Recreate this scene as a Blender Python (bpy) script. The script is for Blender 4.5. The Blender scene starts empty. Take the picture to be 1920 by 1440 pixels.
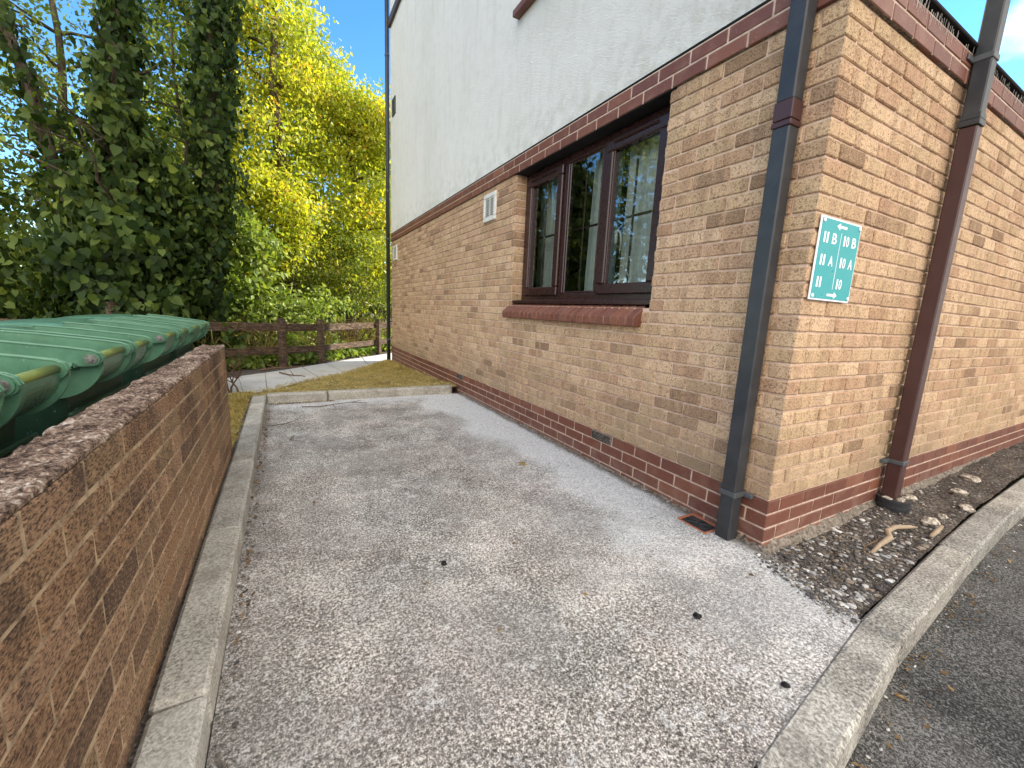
import bpy, bmesh, math, random
import numpy as np
from mathutils import Vector, Matrix, noise
random.seed(7); RG = np.random.default_rng(7)
scene = bpy.context.scene
COL = scene.collection
# ------------------------------------------------------------------ camera
CF, YAW, PIT, ROL = 772.91, 0.506990, -0.173951, 0.046766
CPOS = Vector((-2.04812, -1.03783, 1.08404))
F = Vector((math.sin(YAW)*math.cos(PIT), math.cos(YAW)*math.cos(PIT), math.sin(PIT)))
R = Vector((math.cos(YAW), -math.sin(YAW), 0)); U = R.cross(F)
R2 = R*math.cos(ROL)+U*math.sin(ROL); U2 = -R*math.sin(ROL)+U*math.cos(ROL)
cam = bpy.data.objects.new('camera', bpy.data.cameras.new('camera')); COL.objects.link(cam)
M3 = Matrix((R2, U2, -F)).transposed()
cam.matrix_world = Matrix.Translation(CPOS) @ M3.to_4x4()
cam.data.sensor_width = 36; cam.data.lens = CF/1920*36
cam.data.clip_start = 0.05; cam.data.clip_end = 3000
scene.camera = cam
# ------------------------------------------------------------------ light
SUN_EL, SUN_AZ = math.radians(30), math.radians(92)      # azimuth clockwise from +Y
FILL_CLOUD = 8.2  # cloud brightness, set high so the added southern cloud fills the shade
w = bpy.data.worlds.new("World"); scene.world = w; w.use_nodes = True
wn = w.node_tree; bg = wn.nodes['Background']
sky = wn.nodes.new('ShaderNodeTexSky'); sky.sky_type = 'NISHITA'; sky.sun_disc = False
sky.sun_elevation = SUN_EL; sky.sun_rotation = SUN_AZ
sky.altitude = 600; sky.air_density = 1.0; sky.dust_density = 0.0; sky.ozone_density = 2.0
def wnode(t, **kw):
    nd = wn.nodes.new('ShaderNode'+t)
    for k, v in kw.items():
        if k[0] == '_': 
            if isinstance(v, bpy.types.NodeSocket): wn.links.new(v, nd.inputs[int(k[1:])])
            else: nd.inputs[int(k[1:])].default_value = v
        else: setattr(nd, k, v)
    return nd
# clear blue to the north, unseen bright broken cloud added to the south as fill light
hs = wnode('HueSaturation', _1=1.28, _4=sky.outputs[0])
dirv = wnode('TexCoord').outputs['Generated']
cn = wnode('TexNoise', _0=dirv); cn.inputs['Scale'].default_value = 2.6; cn.inputs['Detail'].default_value = 6; cn.inputs['Roughness'].default_value = .6
dt = wnode('VectorMath', operation='DOT_PRODUCT', _0=dirv, _1=(-.02, -.96, .25)).outputs['Value']
cover = wnode('MapRange', _0=dt, _1=-.02, _2=.42).outputs[0]
spot = wnode('VectorMath', operation='DOT_PRODUCT', _0=dirv, _1=(0.8826, 0.2083, 0.4215)).outputs['Value']
spm = wnode('Math', operation='MULTIPLY', _0=wnode('MapRange', _0=spot, _1=.9945, _2=.9993).outputs[0], _1=.20).outputs[0]
cov = wnode('Math', operation='MULTIPLY', _0=cover, _1=.62)
sm = wnode('Math', operation='ADD', _0=cov.outputs[0], _1=spm)
th = wnode('Math', operation='ADD', _0=sm.outputs[0], _1=cn.outputs[0])
cm = wnode('MapRange', _0=th.outputs[0], _1=.72, _2=.98).outputs[0]
wb = wnode('Mix', data_type='RGBA', _0=cm, _7=(FILL_CLOUD*1.04, FILL_CLOUD*1.0, FILL_CLOUD*.95, 1)); wn.links.new(hs.outputs[0], wb.inputs[6])
wn.links.new(wb.outputs[2], bg.inputs[0]); bg.inputs[1].default_value = 0.15
sl = bpy.data.lights.new('sun', 'SUN'); sl.energy = 5.0; sl.angle = math.radians(0.5); sl.color = (1, .93, .80)
so = bpy.data.objects.new('sun', sl); COL.objects.link(so)
sd = Vector((math.sin(SUN_AZ)*math.cos(SUN_EL), math.cos(SUN_AZ)*math.cos(SUN_EL), math.sin(SUN_EL)))
so.rotation_euler = sd.to_track_quat('Z', 'Y').to_euler(); so.location = sd*30
vs = scene.view_settings; vs.view_transform = 'Standard'; vs.look = 'None'; vs.gamma = 1; vs.use_curve_mapping = False
vs.exposure = 1.38
# ------------------------------------------------------------------ node helpers
class G:
    def __init__(s, name):
        s.m = bpy.data.materials.new(name); s.m.use_nodes = True; s.t = s.m.node_tree
        s.b = s.t.nodes['Principled BSDF']; s.out = s.t.nodes['Material Output']
    def n(s, typ, props=None, **inp):
        nd = s.t.nodes.new('ShaderNode'+typ)
        for k, v in (props or {}).items(): setattr(nd, k, v)
        for k, v in inp.items():
            key = int(k[1:]) if k[0] == '_' and k[1:].isdigit() else k.replace('_', ' ')
            s.set(nd.inputs[key], v)
        return nd
    def set(s, sock, v):
        if isinstance(v, bpy.types.NodeSocket): s.t.links.new(v, sock)
        else:
            if isinstance(v, (tuple, list)) and sock.type == 'RGBA' and len(v) == 3: v = (*v, 1)
            sock.default_value = v
    def math(s, op, a, b=0.0, c=None, clamp=False):
        nd = s.n('Math', {'operation': op, 'use_clamp': clamp}, _0=a, _1=b)
        if c is not None: s.set(nd.inputs[2], c)
        return nd.outputs[0]
    def coord(s, scale=(1, 1, 1), kind='Object'):
        tc = s.n('TexCoord').outputs[kind]
        if scale == (1, 1, 1): return tc
        return s.n('Mapping', Vector=tc, Scale=scale).outputs[0]
    def noise(s, vec, scale, detail=3, rough=.55, dist=0.0, out=0):
        return s.n('TexNoise', Vector=vec, Scale=scale, Detail=detail, Roughness=rough, Distortion=dist).outputs[out]
    def voro(s, vec, scale, out='Distance', feature='F1', rnd=1.0):
        return s.n('TexVoronoi', {'feature': feature}, Vector=vec, Scale=scale, Randomness=rnd).outputs[out]
    def ramp(s, f, stops, interp='LINEAR'):
        nd = s.n('ValToRGB', Fac=f); cr = nd.color_ramp; cr.interpolation = interp
        while len(cr.elements) < len(stops): cr.elements.new(.5)
        for e, (p, c) in zip(cr.elements, stops):
            e.position = p; e.color = (c, c, c, 1) if isinstance(c, (int, float)) else (*c, 1)
        return nd.outputs[0]
    def mix(s, f, a, b, mode='MIX'):
        nd = s.n('Mix', {'data_type': 'RGBA', 'blend_type': mode}, _0=f)
        s.set(nd.inputs[6], a); s.set(nd.inputs[7], b); return nd.outputs[2]
    def step(s, f, lo, hi):
        return s.n('MapRange', {'clamp': True}, Value=f, From_Min=lo, From_Max=hi).outputs[0]
    def sep(s, v): return s.n('SeparateXYZ', Vector=v).outputs
    def bump(s, h, strength=.5, dist=.01, nrm=None):
        nd = s.n('Bump', Height=h, Strength=strength, Distance=dist)
        if nrm is not None: s.set(nd.inputs['Normal'], nrm)
        s.set(s.b.inputs['Normal'], nd.outputs[0]); return nd.outputs[0]
    def rpi(s): return s.n('NewGeometry').outputs['Random Per Island']
    def fin(s, col, rough=.9, spec=.3):
        s.set(s.b.inputs['Base Color'], col); s.set(s.b.inputs['Roughness'], rough)
        s.b.inputs['Specular IOR Level'].default_value = spec
        return s.m
# ------------------------------------------------------------------ materials
def m_brick(kind):
    g = G('brick_'+kind); v = g.coord(); r = g.rpi()
    off = g.n('VectorMath', {'operation': 'ADD'}, _0=v, _1=g.n('CombineXYZ', X=g.math('MULTIPLY', r, 37.), Y=g.math('MULTIPLY', r, 91.), Z=g.math('MULTIPLY', r, 53.)).outputs[0]).outputs[0]
    if kind == 'buff':
        base = g.ramp(r, [(0, (.40, .26, .17)), (.16, (.53, .375, .25)), (.34, (.45, .335, .215)), (.5, (.59, .43, .295)), (.64, (.41, .265, .18)), (.78, (.62, .465, .33)), (.88, (.48, .35, .225)), (.95, (.30, .205, .14)), (1, (.24, .16, .105))])
        stretch = g.n('Mapping', Vector=off, Scale=(22, 22, 3)).outputs[0]
        zone = g.noise(stretch, .62, 1, .4)
        base = g.mix(g.math('MULTIPLY', g.step(zone, .54, .62), .42), base, (.28, .175, .115))
        base = g.mix(g.math('MULTIPLY', g.step(zone, .42, .34), .4), base, (.58, .40, .27))
        sp = g.noise(off, 170, 3, .7); sp2 = g.noise(off, 80, 3, .72, .5)
        base = g.mix(g.math('MULTIPLY', g.step(sp2, .52, .62), .72), base, (.13, .08, .05))
        base = g.mix(g.math('MULTIPLY', g.step(sp, .55, .63), .65), base, (.07, .045, .032))
        base = g.mix(g.math('MULTIPLY', g.step(sp, .44, .34), .5), base, (.70, .56, .40))
        z = g.sep(v)[2]                                     # grime in the lowest courses, algae at far end
        big = g.noise(v, 1.7, 3, .6)
        low = g.math('MULTIPLY', g.math('MULTIPLY', g.step(z, .62, .25), g.step(big, .35, .6)), .55)
        base = g.mix(low, base, (.24, .20, .14))
        base = g.mix(1., base, (1.06, 1.0, .91), 'MULTIPLY')
        h = g.math('ADD', g.math('MULTIPLY', sp, .7), sp2)
        g.bump(h, .75, .006); return g.fin(base, .93, .2)
    if kind == 'plinth':
        base = g.ramp(r, [(0, (.125, .042, .026)), (.35, (.16, .055, .032)), (.7, (.13, .047, .032)), (1, (.20, .075, .042))])
        base = g.mix(g.math('MULTIPLY', g.step(g.noise(v, 9, 4, .6), .5, .75), .35), base, (.30, .17, .12))
        base = g.mix(g.math('MULTIPLY', g.step(g.noise(v, 160, 2, .5), .66, .74), .6), base, (.5, .38, .3))
        z = g.sep(v)[2]
        dust = g.math('MULTIPLY', g.step(z, .10, -.03), g.step(g.noise(v, 6, 4, .7), .42, .65))
        base = g.mix(g.math('MULTIPLY', dust, .5), base, (.27, .20, .165))
        g.bump(g.noise(v, 90, 3, .5), .25, .003); return g.fin(base, .55, .4)
    # old brown bin store wall
    base = g.ramp(r, [(0, (.24, .135, .075)), (.3, (.36, .205, .11)), (.55, (.27, .18, .10)), (.8, (.43, .255, .15)), (1, (.16, .095, .06))])
    sp = g.noise(g.n('Mapping', Vector=off, Scale=(1, .55, 1.5)).outputs[0], 150, 4, .72, .15); sp2 = g.noise(v, 30, 4, .7)
    base = g.mix(g.math('MULTIPLY', g.step(sp, .50, .59), .82), base, (.04, .025, .017))
    base = g.mix(g.math('MULTIPLY', g.step(sp, .45, .38), .6), base, (.46, .30, .17))
    z = g.sep(v)[2]; big = g.noise(v, 3.2, 4, .65)
    st = g.noise(g.n('Mapping', Vector=v, Scale=(14, 14, 2.0)).outputs[0], 1, 3, .6)
    dk = g.math('MULTIPLY', g.step(z, .46, .74), g.step(g.math('ADD', g.math('ADD', big, g.math('MULTIPLY', sp, .5)), g.math('MULTIPLY', st, .35)), .84, 1.02))
    base = g.mix(g.math('MULTIPLY', dk, .72), base, (.045, .03, .024))
    gy = g.math('MULTIPLY', g.step(z, .38, .06), g.step(big, .40, .6))
    base = g.mix(g.math('MULTIPLY', gy, .3), base, (.30, .24, .19))
    g.bump(g.math('ADD', g.math('MULTIPLY', sp, 1.0), g.math('MULTIPLY', sp2, .8)), .1e1, .010)
    return g.fin(base, .92, .25)
def m_mortar(name, c, dark):
    g = G(name); v = g.coord()
    col = g.mix(g.step(g.noise(v, 25, 4, .7), .4, .68), c, dark)
    g.bump(g.noise(v, 260, 3, .7), .6, .003); return g.fin(col, .95, .15)
M = {}
M['brick'] = m_brick('buff'); M['plinth'] = m_brick('plinth'); M['oldbrick'] = m_brick('old')
M['mortar'] = m_mortar('mortar_pink', (.64, .47, .355), (.46, .32, .235))
M['mortar_pale'] = m_mortar('mortar_pale', (.58, .45, .36), (.36, .26, .2))
M['mortar_old'] = m_mortar('mortar_old', (.43, .32, .205), (.17, .115, .075))
def m_render():
    g = G('white_render'); v = g.coord()
    drag = g.n('Mapping', Vector=v, Rotation=(math.radians(28), 0, 0), Scale=(1, .8, 2.6)).outputs[0]
    n1 = g.noise(drag, 105, 4, .7, .4); n2 = g.noise(v, 9, 4, .6)
    col = g.mix(g.step(n1, .60, .72), (.88, .88, .83), (.66, .66, .61))
    col = g.mix(g.math('MULTIPLY', g.step(n2, .45, .8), .25), col, (.56, .56, .47))
    streak = g.noise(g.n('Mapping', Vector=v, Scale=(10, 10, .9)).outputs[0], 1, 3, .6)
    col = g.mix(g.math('MULTIPLY', g.step(streak, .54, .78), .25), col, (.50, .50, .41))
    zz = g.sep(v)[2]; foot = g.math('MULTIPLY', g.step(zz, 2.95, 2.56), g.step(n2, .40, .65)); col = g.mix(g.math('MULTIPLY', foot, .35), col, (.50, .49, .40))
    patch = g.noise(v, .8, 3, .5); col = g.mix(g.math('MULTIPLY', g.step(patch, .5, .65), .18), col, (.56, .58, .47))
    g.bump(g.math('ADD', n1, g.math('MULTIPLY', g.noise(drag, 42, 3, .6, .3), .6)), 1., .014); return g.fin(col, .93, .15)
M['render'] = m_render()
def m_bay():
    g = G('bay_surface'); v = g.coord(); x, y, z = g.sep(v)[0:3]
    big = g.noise(v, 1.15, 4, .6); mid = g.noise(v, 5.5, 4, .6); med2 = g.noise(v, 2.4, 3, .6)
    ve = g.n('Mapping', Vector=v, Location=(3, 1, 0)).outputs[0]
    wash = g.step(g.math('ADD', g.math('ADD', x, g.math('MULTIPLY', big, 1.1)), g.math('MULTIPLY', g.step(y, 1.4, 3.9), .18)), -.05, .16)
    wash = g.math('MULTIPLY', wash, g.step(g.math('ADD', y, g.math('MULTIPLY', big, 1.2)), .45, 1.2))
    near = g.math('MULTIPLY', g.step(g.math('ADD', x, g.math('MULTIPLY', mid, .5)), -.75, .1), .45)
    wash = g.math('MAXIMUM', wash, near)
    rear = g.step(g.math('ADD', y, g.math('MULTIPLY', mid, .5)), 3.85, 4.15)
    wash = g.math('MAXIMUM', wash, g.math('MULTIPLY', rear, .8))
    fine = g.noise(v, 190, 3, .75, .2); coarse = g.noise(ve, 88, 3, .7, .4)
    s = g.math('ADD', g.math('MULTIPLY', fine, .55), g.math('MULTIPLY', coarse, .45))
    s = g.math('ADD', s, g.math('MULTIPLY', g.math('SUBTRACT', med2, .5), .15))
    s = g.math('ADD', s, g.math('MULTIPLY', g.math('SUBTRACT', mid, .5), .10))
    worn = g.ramp(s, [(.39, (.05, .045, .042)), (.445, (.14, .128, .12)), (.50, (.27, .25, .235)), (.535, (.44, .415, .395)), (.565, (.72, .69, .665)), (.63, (.82, .80, .78))])
    tint = g.ramp(g.noise(ve, 1.6, 3, .6), [(.35, (1.0, 1.02, .97)), (.5, (1.06, 1.03, .97)), (.65, (1.10, 1.04, .985))])
    worn = g.mix(1.0, worn, tint, 'MULTIPLY')
    calm = g.step(g.noise(g.n('Mapping', Vector=v, Location=(7, 3, 0)).outputs[0], 2.1, 4, .65), .44, .60)      # areas still covered by smoother cement
    worn = g.mix(g.math('MULTIPLY', calm, .42), worn, g.mix(g.step(fine, .42, .60), (.17, .16, .148), (.36, .345, .325)))
    blot = g.step(g.noise(v, 17, 4, .75), .57, .64)
    worn = g.mix(g.math('MULTIPLY', g.math('MULTIPLY', blot, g.step(fine, .38, .5)), .6), worn, (.72, .71, .69))
    dblot = g.step(g.noise(g.n('Mapping', Vector=v, Location=(2, 9, 0)).outputs[0], 13, 4, .75), .60, .68)
    worn = g.mix(g.math('MULTIPLY', dblot, .5), worn, (.10, .095, .088))
    s2 = g.math('ADD', g.math('MULTIPLY', fine, .5), g.math('MULTIPLY', coarse, .5))
    pale = g.ramp(s2, [(.37, (.20, .20, .195)), (.43, (.45, .455, .45)), (.50, (.62, .63, .63)), (.58, (.76, .77, .775))])
    col = g.mix(g.math('MULTIPLY', wash, .85), worn, pale)
    # dark stains and darker wall foot
    spots = g.step(g.voro(ve, 5.5), .075, .045)
    col = g.mix(g.math('MULTIPLY', g.math('MULTIPLY', spots, g.step(coarse, .45, .55)), .7), col, (.08, .075, .07))
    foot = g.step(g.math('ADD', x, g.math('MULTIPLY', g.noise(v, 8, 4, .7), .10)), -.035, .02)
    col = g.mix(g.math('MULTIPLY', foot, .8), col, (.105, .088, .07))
    gut = g.math('MULTIPLY', g.step(g.math('ADD', x, g.math('MULTIPLY', mid, .22)), -1.98, -2.18), .6)
    col = g.mix(gut, col, g.mix(g.step(fine, .45, .6), (.12, .10, .085), (.38, .34, .31)))
    pits = g.step(g.voro(v, 42), .16, .05)
    col = g.mix(g.math('MULTIPLY', g.math('MULTIPLY', pits, g.step(g.noise(v, 12, 2, .5), .5, .6)), .8), col, (.04, .035, .03))
    g.bump(g.math('ADD', s, g.math('MULTIPLY', pits, -.3)), .9, .010)
    return g.fin(col, .93, .2)
M['bay'] = m_bay()
def m_grain(name, stops, sc=90, big=3, bump=.6, dist=.006, rough=.93, stain=None, stn=.4, vor=0):
    g = G(name); v = g.coord(); isl = 'kerb' in name
    f = g.noise(v, sc, 4, .7, .3); b = g.noise(v, big, 4, .6)
    s = g.math('ADD', f, g.math('MULTIPLY', g.math('SUBTRACT', b, .5), .35))
    col = g.ramp(s, stops)
    if stain: col = g.mix(g.math('MULTIPLY', g.step(g.noise(v, big*1.7, 5, .7), .5, .68), stn), col, stain)
    if isl: col = g.mix(1., col, g.ramp(g.rpi(), [(0, (.78, .77, .75)), (.5, (1.0, .98, .94)), (1, (.88, .85, .80))]), 'MULTIPLY')
    g.bump(f, bump, dist); return g.fin(col, rough, .25)
M['kerb'] = m_grain('kerb_concrete', [(.33, (.17, .16, .14)), (.45, (.35, .335, .30)), (.55, (.45, .435, .395)), (.68, (.60, .585, .54))], 110, 4, .5, .004, .93, (.17, .155, .125), .55)
M['kerb_dark'] = m_grain('kerb_concrete_dark', [(.36, (.10, .093, .085)), (.44, (.22, .21, .19)), (.53, (.33, .315, .285)), (.64, (.54, .52, .48))], 95, 4, .7, .006, .93, (.12, .11, .10), .5)
M['asphalt'] = m_grain('asphalt', [(.39, (.022, .022, .021)), (.46, (.068, .066, .062)), (.53, (.13, .126, .118)), (.60, (.30, .29, .27))], 150, 1.5, 1., .012, .9, (.10, .085, .07), .5)
M['soil'] = m_grain('soil', [(.36, (.03, .024, .02)), (.5, (.09, .072, .06)), (.6, (.17, .14, .115)), (.7, (.32, .28, .24))], 70, 4, 1., .02, .97, (.04, .035, .03), .4)
M['earth'] = m_grain('earth', [(.3, (.03, .03, .015)), (.5, (.08, .07, .035)), (.7, (.16, .13, .06))], 12, .6, .6, .03, .97)
M['path'] = m_grain('path_slab', [(.3, (.36, .35, .33)), (.5, (.47, .46, .44)), (.7, (.55, .54, .52))], 60, 1.2, .3, .004, .9, (.30, .28, .24), .5)
M['turf'] = m_grain('turf_soil', [(.38, (.09, .065, .025)), (.48, (.30, .23, .09)), (.6, (.44, .35, .15))], 30, 3, .9, .02, .97, (.09, .08, .02), .6)
M['rock'] = m_grain('rubble', [(.35, (.12, .10, .08)), (.48, (.32, .27, .21)), (.58, (.52, .46, .38)), (.7, (.68, .62, .54))], 45, 9, 1., .01)
M['dirtmortar'] = m_grain('dirt_mortar', [(.35, (.06, .05, .04)), (.5, (.17, .14, .11)), (.65, (.28, .24, .20))], 60, 8, 1., .01)
def m_topmortar():
    g = G('wall_top_mortar'); v = g.coord()
    f = g.noise(v, 75, 5, .75, .6); b = g.noise(v, 7, 4, .6)
    s = g.math('ADD', f, g.math('MULTIPLY', g.math('SUBTRACT', b, .5), .45))
    col = g.ramp(s, [(.37, (.035, .024, .018)), (.45, (.13, .083, .06)), (.52, (.26, .175, .125)), (.585, (.40, .295, .22)), (.65, (.62, .53, .45))])
    g.bump(f, 1., .016); return g.fin(col, .93, .2)
M['topmortar'] = m_topmortar()
def m_plain(name, c, rough=.5, spec=.5, var=.25, sc=14, dirt=None, metallic=0, bump=0):
    g = G(name); v = g.coord(kind='Object'); n = g.noise(v, sc, 4, .6)
    d = dirt or tuple(min(1, a*1.9+.03) for a in c)
    col = g.mix(g.math('MULTIPLY', g.step(n, .42, .75), var), c, d)
    r = g.math('ADD', g.math('MULTIPLY', n, .25), rough-.12)
    if bump: g.bump(g.noise(v, sc*12, 3, .6), bump, .002)
    g.b.inputs['Metallic'].default_value = metallic
    return g.fin(col, r, spec)
M['pipe_grey'] = m_plain('pipe_grey', (.030, .031, .034), .38, .35, .35, 9, (.072, .075, .08))
M['pipe_brown'] = m_plain('pipe_brown', (.052, .020, .018), .42, .45, .3, 10, (.09, .042, .035))
M['band_grey'] = m_plain('bracket_grey', (.06, .065, .07), .5)
M['frame'] = m_plain('window_frame_brown', (.030, .011, .010), .28, .5, .25, 20, (.05, .02, .018))
M['white'] = m_plain('white_plastic', (.66, .66, .62), .45, .4, .5, 25, (.42, .40, .34))
M['dark'] = m_plain('dark_void', (.012, .012, .012), .8, .2)
M['sign_white'] = m_plain('sign_white', (.80, .84, .88), .35, .4, .1)
M['sign_green'] = m_plain('sign_green', (.001, .28, .295), .3, .25, .08, 10, (.002, .31, .31))
M['terracotta'] = m_plain('terracotta', (.38, .135, .075), .85, .2, .5, 40, (.2, .11, .08))
M['grate'] = m_plain('grate_black', (.02, .022, .025), .5, .5, .4, 30, (.07, .07, .07))
M['screw'] = m_plain('screw_metal', (.14, .14, .13), .45, .5, .7, 90, (.42, .42, .38), .5)
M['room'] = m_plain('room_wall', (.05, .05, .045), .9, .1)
M['roof'] = m_plain('roof_tile', (.09, .06, .05), .8, .2)
M['cream'] = M['render']
def m_bin(name, c, moss):
    g = G(name); v = g.coord(kind='Object')
    n = g.noise(v, 6, 5, .65); n2 = g.noise(g.n('Mapping', Vector=v, Scale=(3, 14, 3)).outputs[0], 3, 4, .7)
    col = g.mix(g.math('MULTIPLY', g.step(n, .4, .75), .55), c, tuple(min(1, a*1.55+.02) for a in c))
    col = g.mix(g.math('MULTIPLY', g.step(n2, .56, .72), moss), col, (.26, .30, .13))
    sc = g.noise(g.n('Mapping', Vector=v, Rotation=(0, 0, .4), Scale=(60, 4, 20)).outputs[0], 2, 2, .5)
    col = g.mix(g.math('MULTIPLY', g.step(sc, .70, .76), .35), col, (.4, .5, .42))
    g.bump(g.noise(v, 220, 2, .5), .12, .001)
    dirt = g.noise(v, 16, 5, .7)
    col = g.mix(g.math('MULTIPLY', g.step(dirt, .54, .70), .22), col, tuple(a*.35+.02 for a in c))
    return g.fin(col, g.math('ADD', g.math('MULTIPLY', n, .3), .42 if 'body' in name else .16), .5 if 'lid' in name else .25)
M['bin_lid'] = m_bin('bin_lid_green', (.068, .165, .10), .12)
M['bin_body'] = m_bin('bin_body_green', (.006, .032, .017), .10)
M['bin_bar'] = m_bin('bin_bar_green', (.16, .20, .055), .8)
def m_wood():
    g = G('fence_wood'); v = g.coord(); n = g.noise(g.n('Mapping', Vector=v, Scale=(5, 5, 40)).outputs[0], 1.3, 5, .7, .4)
    col = g.ramp(n, [(.3, (.03, .018, .013)), (.5, (.062, .040, .027)), (.68, (.20, .13, .075))])
    col = g.mix(g.math('MULTIPLY', g.step(g.noise(v, 18, 4, .6), .55, .7), .4), col, (.22, .18, .13))
    g.bump(n, .6, .004); return g.fin(col, .85, .25)
M['wood'] = m_wood()
def m_bark():
    g = G('bark'); v = g.coord(); n = g.noise(g.n('Mapping', Vector=v, Scale=(18, 18, 4)).outputs[0], 1.2, 5, .7, .8)
    col = g.ramp(n, [(.3, (.02, .016, .01)), (.5, (.075, .058, .038)), (.7, (.17, .135, .09))])
    col = g.mix(g.math('MULTIPLY', g.step(g.noise(v, 4, 3, .6), .5, .7), .5), col, (.09, .10, .04))
    g.bump(n, .9, .02); return g.fin(col, .93, .15)
M['bark'] = m_bark()
M['twig'] = m_plain('twig', (.10, .06, .035), .85, .2, .6, 60, (.22, .16, .10))
M['root'] = m_plain('root_wood', (.34, .26, .18), .85, .2, .6, 60, (.16, .12, .08))
def m_leaf(name, stops, trans=.45, rough=.5, spec=.4):
    g = G(name); r = g.rpi(); v = g.coord()
    clump = g.noise(v, .9, 3, .6)
    f = g.math('ADD', g.math('MULTIPLY', r, .7), g.math('MULTIPLY', g.math('SUBTRACT', clump, .35), 1.0), clamp=True)
    col = g.ramp(f, stops); g.fin(col, rough, spec)
    tr = g.n('BsdfTranslucent', Color=g.mix(1., col, (1.5, 1.45, .55), 'MULTIPLY'))
    mx = g.n('MixShader', _0=trans); g.t.links.new(g.b.outputs[0], mx.inputs[1]); g.t.links.new(tr.outputs[0], mx.inputs[2])
    g.t.links.new(mx.outputs[0], g.out.inputs['Surface']); return g.m
M['ivy'] = m_leaf('ivy_leaf', [(0, (.009, .020, .005)), (.3, (.026, .048, .011)), (.6, (.058, .092, .022)), (.85, (.12, .165, .034)), (1, (.26, .28, .045))], .36, .5, .14)
M['mid'] = m_leaf('mid_leaf', [(0, (.05, .09, .018)), (.4, (.11, .16, .03)), (.75, (.20, .24, .04)), (1, (.33, .32, .06))], .45)
M['lime'] = m_leaf('lime_leaf', [(0, (.13, .20, .025)), (.30, (.25, .31, .03)), (.6, (.44, .45, .04)), (.86, (.56, .51, .06)), (.95, (.54, .30, .05)), (1, (.46, .17, .04))], .5)
M['bush'] = m_leaf('bush_leaf', [(0, (.07, .13, .02)), (.5, (.19, .26, .05)), (1, (.36, .40, .10))], .4)
M['dry'] = m_leaf('dry_stem', [(0, (.14, .09, .03)), (.5, (.27, .19, .06)), (1, (.38, .28, .09))], .25, .8, .2)
M['grass'] = m_leaf('grass_blade', [(0, (.22, .17, .05)), (.5, (.42, .33, .11)), (.8, (.56, .46, .19)), (1, (.22, .22, .06))], .3, .8, .2)
M['litter'] = m_leaf('dead_leaf', [(0, (.07, .04, .02)), (.5, (.15, .09, .045)), (.8, (.26, .17, .08)), (1, (.36, .22, .06))], .2, .8, .2)
def m_gravel():
    g = G('gravel_stone'); r = g.rpi(); v = g.coord()
    col = g.ramp(r, [(0, (.04, .04, .042)), (.3, (.08, .072, .065)), (.55, (.14, .12, .10)), (.72, (.23, .18, .13)), (.85, (.27, .27, .27)), (.95, (.45, .43, .40)), (1, (.66, .64, .60))])
    col = g.mix(g.math('MULTIPLY', g.step(g.noise(v, 160, 3, .6), .5, .65), .5), col, (.09, .08, .07))
    return g.fin(col, .8, .3)
M['gravel'] = m_gravel()
def m_glass():
    g = G('window_glass')
    gl = g.n('BsdfGlossy', Color=(1, 1, 1, 1), Roughness=0.012); tr = g.n('BsdfTransparent', Color=(.86, .90, .88, 1))
    v = g.coord(); bp = g.n('Bump', Height=g.noise(v, 5, 2, .5), Strength=.10, Distance=.012); g.set(gl.inputs['Normal'], bp.outputs[0])
    fr = g.n('Fresnel', IOR=1.5); f = g.math('ADD', g.math('MULTIPLY', fr.outputs[0], 2.0), .06, clamp=True)
    mx = g.n('MixShader', _0=f); g.t.links.new(tr.outputs[0], mx.inputs[1]); g.t.links.new(gl.outputs[0], mx.inputs[2])
    g.t.links.new(mx.outputs[0], g.out.inputs['Surface']); return g.m
M['glass'] = m_glass()
def m_curtain():
    g = G('curtain'); v = g.coord(); n = g.noise(v, 30, 3, .5)
    return g.fin(g.mix(n, (.50, .54, .50), (.66, .68, .63)), .9, .1)
M['curtain'] = m_curtain()
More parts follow.
